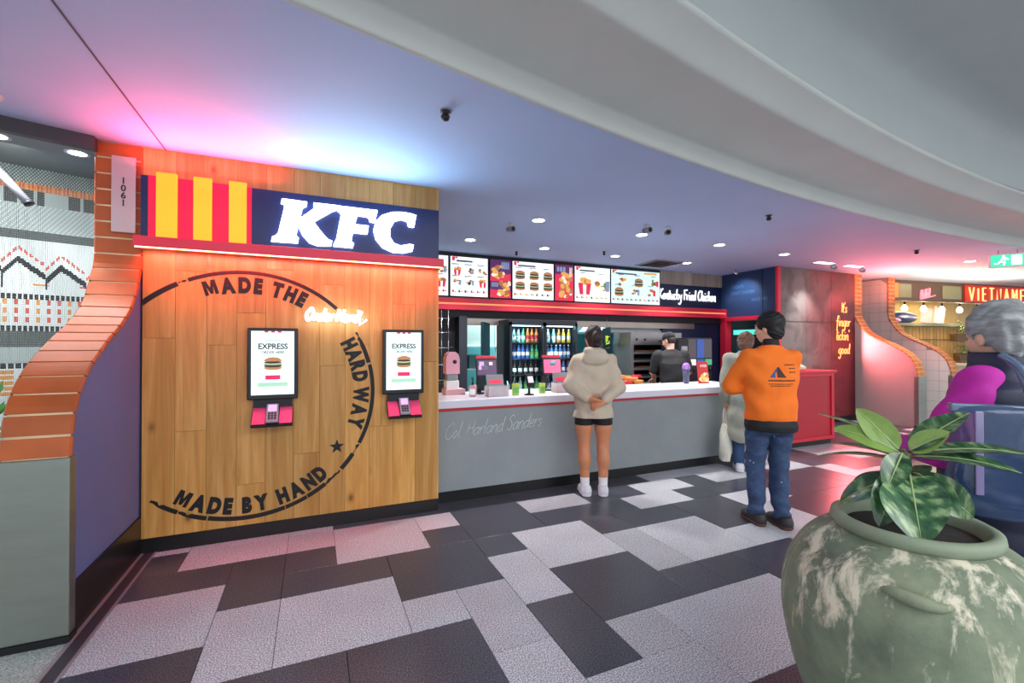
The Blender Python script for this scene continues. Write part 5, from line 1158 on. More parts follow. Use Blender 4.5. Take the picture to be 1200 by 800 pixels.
nt.link(hs.outputs[0], pb.inputs['Base Color']); pb.inputs['Roughness'].default_value = .28; pb.inputs['Coat Weight'].default_value = .3
mat('leaf_new', '#7c9a4a', .35, noise=.2, nscale=20); mat('stem', '#5b5a3c', .6); mat('midrib', '#9fb07a', .4)
pl = thing('rubber_plant', 'rubber plant with broad glossy leaves growing in the stone urn', 'plant', (PX, PY, .905)); pl.scale = (.92, .92, .92)
b = MB(); b.tube(catmull([(0, 0, -.03), (.005, .0, .1), (-.01, .01, .2), (-.005, .005, .27)], 4), .011, 'stem', 8); b.build('stem', None, pl)
def leaf(base, tip, width, droop, fold, up=(0, 0, 1), m_='leaf_green', curl=0.0):
    base, tip = Vector(base), Vector(tip); ax = tip - base; Lh = ax.length; ax.normalize()
    side = ax.cross(Vector(up)).normalized(); nrm = side.cross(ax).normalized(); N = 14; K = 4
    P = []; F = []; mid = []
    for i in range(N + 1):
        t = i / N; w = width * .5 * (math.sin(math.pi * min(1, t ** .8)) ** .75) * (1 if t < .97 else .6) + (.003 if t < 1 else 0)
        c = base + ax * Lh * t + nrm * (droop * 4 * t * (1 - t)); mid.append(c)
        for k in range(-K, K + 1):
            s_ = k / K; P.append(c + side * w * s_ + nrm * (fold * w * abs(s_) ** 1.3 + curl * w * s_ * math.sin(t * 5)))
    M = 2 * K + 1
    for i in range(N):
        for k in range(M - 1): F.append((i * M + k, i * M + k + 1, (i + 1) * M + k + 1, (i + 1) * M + k))
    n0 = len(P); P += [p - nrm * .0016 for p in P]; F += [tuple(n0 + a for a in reversed(f)) for f in F]
    b = MB(); b.poly(P, F, m_, True); o = b.build('leaf', None, pl)
    b = MB(); b.tube([p + nrm * .0005 for p in mid], [.004 * (1 - .8 * i / N) for i in range(N + 1)], 'midrib', 5); b.build('midrib', None, o)
    b = MB(); b.tube([(0, 0, min(base.z, .24)), tuple(base * .5 + Vector((0, 0, base.z * .5))), tuple(base)], .004, 'stem', 5); b.build('leaf_stalk', None, o)
V3 = Vector
vd = V3((.91, .415, 0)); rt = V3((.415, -.91, 0)); upv = V3((0, 0, 1))     # away from and across the walkway
def L(d_away, d_right, z): return tuple(vd * d_away + rt * d_right + upv * z)
tow = (-.9, -.4, .35)
leaf(L(-.03, .0, .20), L(-.17, .03, .01), .17, .02, .35, up=tuple(-vd + upv * .3))           # big hanging leaf towards the camera
leaf(L(-.02, -.02, .21), L(-.13, -.08, .03), .10, .015, .3, up=tuple(-vd + upv * .3))
leaf(L(-.02, -.02, .27), L(-.09, -.06, .15), .075, .01, .3, up=tuple(-vd + upv * .2))
leaf(L(-.01, -.03, .28), L(.02, -.15, .41), .085, .0, .25, up=tuple(-vd * .8 + upv * .5), m_='leaf_new')
leaf(L(-.01, -.03, .27), L(.0, -.22, .33), .075, .02, .25, up=tuple(-vd * .7 + upv * .7), m_='leaf_new')
leaf(L(.02, -.03, .28), L(.08, -.28, .37), .06, .015, .15, up=tuple(upv))
leaf(L(.0, -.03, .25), L(.02, -.24, .265), .055, .012, .2, up=tuple(upv))
leaf(L(-.01, -.03, .24), L(-.03, -.27, .22), .05, .015, .2, up=tuple(upv))
leaf(L(.0, .0, .28), L(.04, .15, .42), .08, .01, .4, up=tuple(-vd * .5 + upv * .6))
leaf(L(.0, .0, .28), L(-.02, .10, .36), .07, .0, .3, up=tuple(-vd * .7 + upv * .5), m_='leaf_new')
leaf(L(.0, .01, .27), L(.02, .28, .305), .06, .02, .2, up=tuple(upv - vd * .4))
leaf(L(.0, .01, .26), L(-.01, .26, .25), .055, .02, .25, up=tuple(upv - vd * .5))
leaf(L(.01, .02, .2), L(.08, .16, .06), .10, .02, .25, up=tuple(-vd + upv * .5))
leaf(L(.0, -.03, .18), L(.0, -.20, .05), .08, .02, .25, up=tuple(-vd * .7 + upv * .7))
leaf(L(.02, -.02, .19), L(.1, -.17, .1), .08, .02, .25, up=tuple(upv))
leaf(L(.03, .0, .22), L(.16, .02, .14), .09, .02, .25, up=tuple(upv))
leaf(L(-.03, .03, .2), L(-.1, .12, .1), .075, .015, .25, up=tuple(-vd * .8 + upv * .5))
# ================================================================== PEOPLE: smooth signed-distance figures
class Sdf:
    def __init__(s, lo, hi, h):
        s.h = h; s.lo = np.array(lo, np.float32); s.n = np.ceil((np.array(hi) - s.lo) / h).astype(int) + 1
        s.F = np.full(tuple(s.n), .2, np.float32)
        s.ax = [s.lo[i] + h * np.arange(s.n[i], dtype=np.float32) for i in range(3)]
    def region(s, lo, hi):
        a = np.clip(np.floor((np.array(lo) - s.lo) / s.h).astype(int), 0, s.n); b = np.clip(np.ceil((np.array(hi) - s.lo) / s.h).astype(int) + 1, 0, s.n)
        sl = tuple(slice(int(p), int(q)) for p, q in zip(a, b))
        X, Y, Z = np.meshgrid(s.ax[0][sl[0]], s.ax[1][sl[1]], s.ax[2][sl[2]], indexing='ij', sparse=True); return sl, X, Y, Z
    def put(s, sl, d, k):
        A = s.F[sl]
        if k > 0:
            h = np.clip(.5 + .5 * (A - d) / k, 0, 1); s.F[sl] = A * (1 - h) + d * h - k * h * (1 - h)
        else: s.F[sl] = np.minimum(A, d)
    def cap(s, a, b, ra, rb=None, k=.02, sub=False):
        rb = ra if rb is None else rb; a = np.array(a, np.float32); b = np.array(b, np.float32); m_ = max(ra, rb) + max(k, .02) + 2 * s.h
        sl, X, Y, Z = s.region(np.minimum(a, b) - m_, np.maximum(a, b) + m_); ba = b - a; L2 = float(ba @ ba) + 1e-9
        px, py, pz = X - a[0], Y - a[1], Z - a[2]; t = np.clip((px * ba[0] + py * ba[1] + pz * ba[2]) / L2, 0, 1)
        d = np.sqrt((px - t * ba[0]) ** 2 + (py - t * ba[1]) ** 2 + (pz - t * ba[2]) ** 2) - (ra + (rb - ra) * t)
        if sub: s.F[sl] = np.maximum(s.F[sl], -d)
        else: s.put(sl, d, k)
        return s
    def chain(s, pts, rads, k=.02):
        for i in range(len(pts) - 1): s.cap(pts[i], pts[i + 1], rads[i], rads[i + 1], k)
        return s
    def ell(s, c, r, k=.02, rot=None, sub=False):
        c = np.array(c, np.float32); m_ = max(r) + max(k, .02) + 2 * s.h; sl, X, Y, Z = s.region(c - m_, c + m_)
        p = [X - c[0], Y - c[1], Z - c[2]]
        if rot is not None:
            q = [p[0] * rot[0][i] + p[1] * rot[1][i] + p[2] * rot[2][i] for i in range(3)]; p = q
        k0 = np.sqrt((p[0] / r[0]) ** 2 + (p[1] / r[1]) ** 2 + (p[2] / r[2]) ** 2) + 1e-6; k1 = np.sqrt((p[0] / r[0] ** 2) ** 2 + (p[1] / r[1] ** 2) ** 2 + (p[2] / r[2] ** 2) ** 2) + 1e-6
        d = (k0 * (k0 - 1) / k1).astype(np.float32)
        if sub: s.F[sl] = np.maximum(s.F[sl], -d)
        else: s.put(sl, d, k)
        return s
    def loft(s, tab, k=.02, p=2.3):
        """rows (z, cx, cy, rx, ry): upright body of superellipse sections"""
        T = np.array(tab, np.float32); T = T[np.argsort(T[:, 0])]; mr_ = T[:, 3:].max() + .06
        sl, X, Y, Z = s.region((T[:, 1].min() - mr_, T[:, 2].min() - mr_, T[0, 0] - .03), (T[:, 1].max() + mr_, T[:, 2].max() + mr_, T[-1, 0] + .03))
        z = Z.ravel(); g = lambda i: np.interp(z, T[:, 0], T[:, i]).reshape(1, 1, -1)
        cx, cy, rx, ry = g(1), g(2), g(3), g(4)
        u = (np.abs((X - cx) / rx) ** p + np.abs((Y - cy) / ry) ** p) ** (1 / p); d = (u - 1) * np.minimum(rx, ry)
        d = np.maximum(d, np.maximum(T[0, 0] - Z, Z - T[-1, 0])).astype(np.float32); s.put(sl, d, k); return s
    def keep(s, fn):     # intersect with fn(X,Y,Z) <= 0
        X, Y, Z = np.meshgrid(*s.ax, indexing='ij', sparse=True); s.F = np.maximum(s.F, fn(X, Y, Z)).astype(np.float32); return s
    def wrinkle(s, amp, fn):
        X, Y, Z = np.meshgrid(*s.ax, indexing='ij', sparse=True); s.F = (s.F + amp * fn(X, Y, Z)).astype(np.float32); return s
    def mesh(s):
        F = s.F; F[0], F[-1] = .1, .1; F[:, 0], F[:, -1] = .1, .1; F[:, :, 0], F[:, :, -1] = .1, .1
        S = F < 0; c = np.zeros(tuple(n - 1 for n in F.shape), np.int8)
        offs = [(i, j, k) for i in (0, 1) for j in (0, 1) for k in (0, 1)]
        for (i, j, k) in offs: c += S[i:F.shape[0] - 1 + i, j:F.shape[1] - 1 + j, k:F.shape[2] - 1 + k]
        act = (c > 0) & (c < 8); idx = np.argwhere(act); vals = np.stack([F[idx[:, 0] + i, idx[:, 1] + j, idx[:, 2] + k] for (i, j, k) in offs], 1)
        acc = np.zeros((len(idx), 3)); cnt = np.zeros(len(idx)); O = np.array(offs, float)
        for a in range(8):
            for b in range(a + 1, 8):
                if np.abs(O[a] - O[b]).sum() != 1: continue
                fa, fb = vals[:, a], vals[:, b]; m_ = (fa < 0) != (fb < 0); t = np.where(m_, fa / np.where(m_, fa - fb, 1), 0)
                acc += np.where(m_[:, None], O[a] + t[:, None] * (O[b] - O[a]), 0); cnt += m_
        V = s.lo + s.h * (idx + acc / cnt[:, None]); vid = np.full(act.shape, -1, np.int64); vid[act] = np.arange(len(idx)); Q = []
        for ax in range(3):
            o1, o2 = [(1, 2), (2, 0), (0, 1)][ax]; sl0 = [slice(1, -1)] * 3; sl1 = [slice(1, -1)] * 3; sl0[ax] = slice(0, -1); sl1[ax] = slice(1, None)
            A, B = S[tuple(sl0)], S[tuple(sl1)]; e = np.argwhere(A != B); base = e.copy(); base[:, o1] += 1; base[:, o2] += 1
            flip = A[tuple(e.T)]
            def cell(d1, d2): q = base.copy(); q[:, o1] -= d1; q[:, o2] -= d2; return vid[tuple(q.T)]
            q = np.stack([cell(1, 1), cell(0, 1), cell(0, 0), cell(1, 0)], 1); q[~flip] = q[~flip][:, ::-1]; Q.append(q)
        Q = np.concatenate(Q); Q = Q[(Q >= 0).all(1)]
        return V, Q
    def build(s, name, m_, parent, smooth_it=2):
        V, Q = s.mesh()
        # light relaxation takes the grid facets out
        for _ in range(smooth_it):
            acc = np.zeros_like(V); cnt = np.zeros(len(V))
            for a in range(4):
                b = (a + 1) % 4; np.add.at(acc, Q[:, a], V[Q[:, b]]); np.add.at(acc, Q[:, b], V[Q[:, a]]); np.add.at(cnt, Q[:, a], 1); np.add.at(cnt, Q[:, b], 1)
            V = V * .45 + .55 * acc / np.maximum(cnt, 1)[:, None]
        me = bpy.data.meshes.new(name); me.vertices.add(len(V)); me.vertices.foreach_set('co', V.astype(np.float32).ravel())
        me.loops.add(4 * len(Q)); me.loops.foreach_set('vertex_index', Q.astype(np.int32).ravel()); me.polygons.add(len(Q)); me.polygons.foreach_set('loop_start', np.arange(0, 4 * len(Q), 4, dtype=np.int32))
        me.polygons.foreach_set('use_smooth', np.ones(len(Q), bool)); me.update(calc_edges=True); me.validate()
        me.materials.append(MATS[m_] if isinstance(m_, str) else m_); return link(name, me, parent)
def rotm(yaw=0, pitch=0, roll=0): return np.array(Matrix.Rotation(yaw, 3, 'Z') @ Matrix.Rotation(pitch, 3, 'X') @ Matrix.Rotation(roll, 3, 'Y'))
def add_head(S, c, M, sc=1.0, neck=None):
    c = np.array(c); W = lambda x, y, z: c + sc * (M @ np.array((x, y, z))); r = lambda *a: tuple(sc * t for t in a)
    S.ell(W(0, -.012, .025), r(.074, .092, .092), .01, M); S.ell(W(0, .03, -.045), r(.058, .06, .07), .03, M); S.ell(W(0, .045, -.085), r(.032, .032, .026), .025, M)
    S.cap(W(0, .085, .005), W(0, .108, -.028), .008 * sc, .013 * sc, .012); S.ell(W(0, .083, .032), r(.055, .014, .012), .015, M)
    for sx in (-1, 1):
        S.ell(W(sx * .031, .096, .012), r(.017, .012, .011), 0, M, sub=True); S.ell(W(sx * .031, .078, .011), r(.014, .013, .013), .002, M)
        S.ell(W(sx * .076, -.004, -.012), r(.011, .02, .031), .008, M); S.ell(W(sx * .04, .06, -.03), r(.025, .024, .026), .02, M)
    S.ell(W(0, .09, -.058), r(.022, .01, .006), .006, M); S.ell(W(0, .088, -.067), r(.019, .011, .007), .006, M)
    if neck is not None: S.cap(neck, W(0, -.02, -.05), .055 * sc, .052 * sc, .02)
    return W
def add_eyes(W, M, parent, sc=1.0):
    for sx in (-1, 1):
        b = MB(); b.ell(tuple(W(sx * .031, .0835, .011)), (.010 * sc, .010 * sc, .010 * sc), 'white_plastic', 10, 8); e = b.build('eye', None, parent)
        b = MB(); b.ell(tuple(W(sx * .031, .0905, .011)), (.0052 * sc,) * 3, 'black_plastic', 8, 6); b.build('iris', None, e)
def add_hand(S, wrist, d, n, side, curl=.5, sc=1.0, spread=.12):
    """d: along the hand, n: palm normal (fingers curl towards it), side: +1/-1 thumb side along d x n"""
    w = np.array(wrist, float); d = np.array(d, float); d /= np.linalg.norm(d); n = np.array(n, float); n -= d * (n @ d); n /= np.linalg.norm(n); t = np.cross(d, n) * side
    for q in (-.026, -.009, .009, .026): S.cap(w + t * q * .7 * sc, w + (d * .085 + t * q) * sc, .014 * sc, .0115 * sc, .012)
    for q, L_ in ((.027, .068), (.009, .078), (-.009, .073), (-.026, .058)):
        p = w + (d * .085 + t * q) * sc; a = curl * .6
        for seg, fr_ in ((.45, 1), (.3, .92), (.25, .84)):
            dd = d * math.cos(a) + n * math.sin(a) + t * q * spread * 4; e = p + dd * L_ * seg * sc; S.cap(p, e, .0092 * fr_ * sc, .0088 * fr_ * sc, .004); p = e; a += curl
    p = w + (d * .02 + t * .026) * sc
    for a, L_ in ((.9, .042), (.55, .032), (.35, .026)):
        dd = d * math.cos(a) + t * math.sin(a) + n * .35; dd /= np.linalg.norm(dd); e = p + dd * L_ * sc; S.cap(p, e, .0115 * sc, .0098 * sc, .006); p = e
def skinmat(name, col): return mat(name, col, .5, noise=.06, nscale=20)
skinmat('skin_a', '#cd8660'); skinmat('skin_b', '#d9a88c'); skinmat('skin_c', '#cf9a80'); skinmat('skin_d', '#d8a590')
def person(label, loc, theta): return thing('person', label, 'person', (loc[0], loc[1], 0), -R(theta))
def wr(fx, fy, fz, s=0.0): return lambda X, Y, Z: np.sin(fx * X + 3 * np.sin(7 * Z + s) + s) * np.sin(fy * Y + 2 * np.sin(9 * X + 5 * Z) + s) * .5 + .5 * np.sin(fz * Z + 4 * X + 3 * Y + 2 * np.sin(11 * X - 6 * Y + s))
def shoe(name, p, yaw, m_, sole_m, parent, L_=.26, w=.045, hi=.09):
    c, s_ = math.cos(yaw), math.sin(yaw); T = lambda x, y, z: (p[0] + c * x - s_ * y, p[1] + s_ * x + c * y, z)
    S = Sdf((p[0] - .2, p[1] - .25, -.02), (p[0] + .2, p[1] + .27, .17), .006)
    S.cap(T(0, -.05, .045), T(0, .13, .035), w * .98, w * .85, .02); S.cap(T(0, -.045, .06), T(0, -.04, hi + .02), w * .92, w * .85, .03); S.cap(T(0, .0, .075), T(0, .1, .045), w * .75, w * .7, .03)
    S.keep(lambda X, Y, Z: np.maximum(.012 - Z, Z - hi - .01) + 0 * X + 0 * Y); o = S.build(name, m_, parent, 1)
    S = Sdf((p[0] - .2, p[1] - .25, -.02), (p[0] + .2, p[1] + .27, .08), .006); S.cap(T(0, -.05, .03), T(0, .135, .03), w * 1.06, w * .95, .0); S.keep(lambda X, Y, Z: np.maximum(0.0 - Z, Z - .026) + 0 * X + 0 * Y); S.build('sole', sole_m, o, 0)
    return o

# ------------------------------------------------------------------ woman in the beige hoodie
mat('hoodie', '#c6b8a4', .85, noise=.08, bump=.7, bscale=15, stretch=(1, 1, .7)); mat('black_cloth', '#15151a', .7, noise=.1); mat('sock_white', '#e4e4e8', .8, noise=.04); mat('shoe_white', '#d9d9e2', .5); mat('hair_brown', '#2f2020', .6, bump=.4, bscale=60, noise=.3, nscale=30, stretch=(3, 3, .6))
P = person('woman in beige hoodie and black shorts, hands clasped behind, at the counter', (2.60, 3.87), 24)
S = Sdf((-.36, -.34, -.01), (.36, .3, 1.72), .006)
for sx in (-1, 1):
    S.chain([(sx * .095, -.01, .86), (sx * .098, .0, .66), (sx * .095, .0, .47), (sx * .095, -.02, .35), (sx * .093, -.025, .2), (sx * .09, -.03, .08)], [.078, .08, .056, .058, .042, .034], .03); S.ell((sx * .096, -.035, .36), (.05, .052, .1), .03)
    S.cap((sx * .09, -.05, .05), (sx * .09, .1, .03), .034, .03, .02)
S.loft([(.8, 0, -.01, .155, .11), (.95, 0, 0, .15, .10), (1.08, 0, .0, .14, .1), (1.25, 0, .0, .165, .11), (1.38, 0, -.01, .14, .08), (1.44, 0, -.02, .06, .055)], .04)
SH = {-1: [(-.155, -.02, 1.34), (-.232, -.06, 1.09), (-.075, -.205, .98)], 1: [(.155, -.02, 1.34), (.232, -.06, 1.08), (.07, -.205, .955)]}
for sx in (-1, 1): S.chain(SH[sx], [.04, .034, .026], .03)
add_hand(S, SH[-1][2], (.85, -.1, -.35), (.1, .6, .5), 1, .55); add_hand(S, SH[1][2], (-.75, -.12, -.3), (.1, .5, -.6), -1, .5)
M = rotm(R(6), R(-4)); W_ = add_head(S, (0, .0, 1.57), M, 1.0, (0, -.02, 1.42)); bd = S.build('body', 'skin_a', P, 1); add_eyes(W_, M, bd)
S = Sdf((-.4, -.32, .74), (.4, .26, 1.5), .007)
S.loft([(.76, 0, -.005, .2, .15), (.82, 0, -.005, .195, .145), (.95, 0, 0, .192, .14), (1.08, 0, 0, .19, .135), (1.25, 0, 0, .2, .135), (1.36, 0, -.01, .185, .115), (1.41, 0, -.015, .12, .09), (1.46, 0, -.02, .085, .08)], .03)
for sx in (-1, 1):
    e = [np.array(p) for p in SH[sx]]; w_ = e[1] + (e[2] - e[1]) * .86; S.chain([e[0], e[1], w_], [.075, .07, .05], .04); S.cap(w_, e[1] + (e[2] - e[1]) * .92, .043, .042, .01)
S.ell((0, -.115, 1.375), (.135, .055, .08), .015, rotm(0, R(-18))); S.ell((0, -.095, 1.44), (.11, .06, .04), .03); S.ell((.0, -.02, 1.47), (.065, .06, .05), 0, sub=True)
S.wrinkle(.010, wr(26, 22, 34)); S.keep(lambda X, Y, Z: .775 - Z + 0 * X + 0 * Y); S.build('hoodie', 'hoodie', P, 2)
S = Sdf((-.28, -.24, .66), (.28, .24, .9), .007)
for sx in (-1, 1): S.cap((sx * .088, -.01, .86), (sx * .098, 0, .67), .098, .094, .02)
S.keep(lambda X, Y, Z: .70 - Z + 0 * X + 0 * Y); S.build('shorts', 'black_cloth', P, 1)
for sx in (-1, 1):
    S = Sdf((sx * .09 - .08, -.12, .04), (sx * .09 + .08, .08, .24), .006); S.chain([(sx * .093, -.025, .2), (sx * .09, -.03, .07)], [.047, .043], .01); S.keep(lambda X, Y, Z: Z - .19 + 0 * X + 0 * Y); S.build('sock', 'sock_white', P, 1)
    shoe('shoe', (sx * .09, -.03), R(8 * -sx), 'shoe_white', 'sock_white', P, w=.048)
S = Sdf((-.13, -.2, 1.44), (.13, .12, 1.74), .006); c = np.array((0, 0, 1.57)); f = lambda x, y, z: c + M @ np.array((x, y, z))
S.ell(f(0, -.02, .03), (.09, .103, .103), .01, M); S.ell(f(0, -.05, -.04), (.072, .05, .06), .02, M); S.ell(f(0, .07, -.03), (.06, .07, .085), 0, M, sub=True); S.ell(f(0, -.125, .0), (.045, .04, .055), .008); S.ell(f(0, -.06, -.055), (.055, .04, .04), .03)
S.wrinkle(.003, lambda X, Y, Z: np.sin(90 * X + 20 * np.sin(9 * Z)) + 0 * Y); S.build('hair', 'hair_brown', P, 1)

# ------------------------------------------------------------------ man in the orange sweatshirt
mat('orange_knit', '#ff7a1c', .8, noise=.06, bump=.7, bscale=14, stretch=(1.3, 1, .6)); mat('denim', '#34486c', .8, noise=.45, nscale=14, bump=.8, bscale=20, stretch=(1, 1, 1.4)); mat('paint_spot', '#b9c2cf', .7); mat('shoe_dark', '#2c292b', .6, noise=.3, nscale=30); mat('sole_red', '#5a3633', .6); mat('hair_black', '#0a0a10', .6, noise=.3, nscale=40); mat('print_dark', '#4a2a1c', .7); mat('print_blue', '#33589a', .7)
P = person('man in orange sweatshirt and paint-spotted jeans, arms folded, back turned', (3.53, 2.62), 30)
HM = 1.0
S = Sdf((-.4, -.3, -.01), (.36, .42, 1.79), .006)
LG = {-1: [(-.095, .0, .9), (-.11, .03, .5), (-.12, .0, .09)], 1: [(.095, 0, .9), (.075, .03, .5), (.06, -.06, .09)]}
for sx in (-1, 1):
    S.chain(LG[sx], [.08, .055, .04], .03); a_ = LG[sx][2]; S.cap((a_[0], a_[1], .05), (a_[0] - .02, a_[1] + .12, .03), .036, .03, .02)
S.loft([(.86, 0, 0, .165, .11), (1.05, 0, 0, .155, .1), (1.25, 0, 0, .18, .115), (1.42, 0, -.01, .16, .09), (1.5, 0, -.01, .06, .055)], .04)
AR = {-1: [(-.175, .0, 1.39), (-.275, .10, 1.15), (-.02, .26, 1.20)], 1: [(.165, .0, 1.39), (.19, .13, 1.14), (.0, .25, 1.17)]}
for sx in (-1, 1): S.chain(AR[sx], [.052, .044, .03], .03)
add_hand(S, AR[-1][2], (.9, .0, .1), (0, -1, 0), 1, .4); add_hand(S, AR[1][2], (-.9, .0, .1), (0, -1, 0), -1, .4)
M = rotm(R(42), R(-3)); W_ = add_head(S, (-.005, .02, 1.64), M, 1.0, (0, -.015, 1.47)); bd = S.build('body', 'skin_b', P, 1); add_eyes(W_, M, bd)
S = Sdf((-.42, -.28, .8), (.4, .4, 1.56), .007)
TB = [(.865, 0, 0, .19, .145), (.90, 0, 0, .2, .155), (1.0, 0, -.005, .198, .15), (1.15, 0, -.005, .2, .14), (1.3, 0, -.005, .205, .138), (1.41, 0, -.01, .19, .115), (1.46, 0, -.015, .13, .09), (1.5, 0, -.015, .08, .075)]
S.loft(TB, .03)
for sx in (-1, 1): S.chain(AR[sx][:2] + [tuple(np.array(AR[sx][1]) * .25 + np.array(AR[sx][2]) * .75)], [.078, .068, .052], .045)
S.wrinkle(.010, wr(22, 20, 30, 1.3)); S.keep(lambda X, Y, Z: np.maximum(.87 - Z, Z - 1.492 + .15 * Y) + 0 * X); sw = S.build('sweatshirt', 'orange_knit', P, 2)
S = Sdf((-.1, -.12, 1.44), (.1, .1, 1.56), .006); S.cap((0, -.015, 1.46), (0, -.012, 1.515), .07, .064, 0); S.build('collar', 'black_cloth', P, 1)
S = Sdf((-.26, -.22, .75), (.26, .22, .95), .007); S.loft([(.785, 0, 0, .196, .15), (.83, 0, 0, .204, .158), (.88, 0, 0, .196, .148)], .02); S.wrinkle(.004, wr(30, 30, 20)); S.build('undershirt', 'black_cloth', P, 1)
S = Sdf((-.3, -.25, .03), (.3, .28, .92), .007)
for sx in (-1, 1):
    h_, k_, a_ = LG[sx]; S.chain([h_, (h_[0] * .6 + k_[0] * .4, .02, .72), k_, (a_[0] * .5 + k_[0] * .5, .0, .3), (a_[0], a_[1] - .0, .10)], [.093, .09, .074, .07, .064], .02)
S.loft([(.76, 0, 0, .165, .12), (.9, 0, 0, .165, .12)], .03); S.wrinkle(.009, lambda X, Y, Z: np.sin(38 * Z + 14 * X + 4 * np.sin(12 * Y + 9 * Z)) * np.clip(1.15 - Z * 1.2, .3, 1)); jn = S.build('jeans', 'denim', P, 2)
# paint specks sit on the jeans' own surface
me = jn.data; rp = random.Random(3); b = MB(); pol = me.polygons
for _ in range(60):
    f = pol[rp.randrange(len(pol))]
    if f.normal.y > .3 or f.center.z > .74 or (f.center.x > 0 and rp.random() < .6): continue
    n_ = f.normal; t1 = n_.orthogonal().normalized(); t2 = n_.cross(t1); r_ = rp.uniform(.0015, .006); c0 = f.center + n_ * .0025
    b.poly([c0 + (t1 * math.cos(a) * r_ * rp.uniform(.6, 1.2) + t2 * math.sin(a) * r_ * rp.uniform(.6, 1.6)) for a in [k * math.pi / 3 for k in range(6)]], [tuple(range(6))], 'paint_spot')
o = b.build('paint_specks', None, jn); o['kind'] = 'stuff'
for sx in (-1, 1): shoe('shoe', (LG[sx][2][0], LG[sx][2][1]), R(14), 'shoe_dark', 'sole_red', P, w=.05)
S = Sdf((-.16, -.16, 1.5), (.15, .16, 1.8), .006); c = np.array((-.005, .02, 1.64)); f = lambda x, y, z: c + M @ np.array((x, y, z))
S.ell(f(0, -.022, .048), (.097, .112, .102), .01, M); S.ell(f(0, -.06, -.03), (.078, .062, .075), .02, M); S.ell(f(0, .085, -.035), (.075, .06, .085), 0, M, sub=True)
for sx in (-1, 1): S.ell(f(sx * .085, .0, -.03), (.02, .03, .035), 0, M, sub=True)
S.wrinkle(.0035, lambda X, Y, Z: np.sin(80 * X + 12 * np.sin(20 * Z)) * np.sin(60 * Y)); S.build('hair', 'hair_black', P, 1)
# print on the back of the sweatshirt, laid on its surface
from mathutils.bvhtree import BVHTree
bv = BVHTree.FromPolygons([v.co for v in sw.data.vertices], [tuple(p.vertices) for p in sw.data.polygons])
def on_back(x, z):
    h = bv.ray_cast(Vector((x, -.6, z)), Vector((0, 1, 0)))[0]; return (x, (h.y if h else -.14) - .0025, z)
def patch(b, x0, x1, z0, z1, m_, n=5):
    P_ = []; F_ = []
    for i in range(n + 1):
        x = x0 + (x1 - x0) * i / n; P_ += [on_back(x, z0), on_back(x, z1)]
    for i in range(n): F_.append((2 * i, 2 * i + 2, 2 * i + 3, 2 * i + 1))
    b.poly(P_, F_, m_)
b = MB(); ox = -.005
for t_ in range(6):
    a0, a1 = t_ / 6, (t_ + 1) / 6
    b.poly([on_back(ox - .055 * (1 - a0), 1.235 + .085 * a0), on_back(ox + .0, 1.235 + .085 * a0) if a0 > .35 else on_back(ox - .015 + .0, 1.235 + .085 * a0), on_back(ox - .0, 1.235 + .085 * a1) if a0 > .35 else on_back(ox - .015, 1.235 + .085 * a1), on_back(ox - .055 * (1 - a1), 1.235 + .085 * a1)], [(0, 1, 2, 3)], 'print_blue')
    b.poly([on_back(ox + .0, 1.235 + .085 * a0), on_back(ox + .055 * (1 - a0) + .012, 1.235 + .085 * a0), on_back(ox + .055 * (1 - a1) + .012, 1.235 + .085 * a1), on_back(ox, 1.235 + .085 * a1)], [(0, 1, 2, 3)], 'print_dark')
b.build('printed_logo', None, sw)
b = MB(); rp = random.Random(8)
for (z, x0, x1, h) in ((1.335, .05, .15, .008), (1.305, .09, .15, .008), (1.275, .09, .15, .008), (1.205, -.075, .14, .012), (1.18, -.075, .12, .006), (1.165, -.06, .1, .006)):
    x = x0
    while x < x1: w_ = rp.uniform(.008, .02); patch(b, x, min(x + w_, x1), z, z + h, 'print_dark', 2); x += w_ + .004
o = b.build('printed_text', None, sw); o['kind'] = 'stuff'

# ------------------------------------------------------------------ woman in the long grey coat with a tote bag
mat('coat_grey', '#9a9c90', .85, noise=.15, nscale=12, bump=.8, bscale=16, stretch=(1.4, 1.4, .5)); mat('hair_mixed', '#74503f', .6, noise=.6, nscale=25, bump=.8, bscale=45); mat('jeans_blue', '#2f4a74', .8, noise=.2); mat('tote_cloth', '#cfccc0', .85, noise=.06, nscale=6)
P = person('woman in long grey coat holding a cream tote bag at the counter', (4.74, 3.83), 42)
S = Sdf((-.34, -.28, -.01), (.34, .36, 1.68), .0065)
for sx in (-1, 1): S.chain([(sx * .09, 0, .86), (sx * .09, .01, .46), (sx * .085, -.02, .08)], [.095, .056, .036], .03); S.cap((sx * .085, -.03, .045), (sx * .085, .1, .03), .034, .03, .02)
S.loft([(.8, 0, 0, .165, .12), (1.05, 0, 0, .14, .1), (1.24, 0, 0, .165, .11), (1.36, 0, -.01, .14, .08), (1.41, 0, -.01, .06, .055)], .04)
AC = {-1: [(-.17, 0, 1.33), (-.225, -.02, 1.05), (-.23, .02, .82)], 1: [(.17, 0, 1.33), (.22, .06, 1.06), (.1, .24, 1.12)]}
for sx in (-1, 1): S.chain(AC[sx], [.05, .042, .028], .03)
add_hand(S, AC[-1][2], (0, .05, -1), (.9, .2, 0), 1, .9); add_hand(S, AC[1][2], (-.5, .7, .1), (-.3, -.5, -.6), -1, .4)
M = rotm(R(-10), R(-8)); W_ = add_head(S, (0, .015, 1.53), M, .98, (0, -.015, 1.39)); bd = S.build('body', 'skin_c', P, 1); add_eyes(W_, M, bd, .98)
S = Sdf((-.36, -.28, .3), (.36, .34, 1.5), .0075)
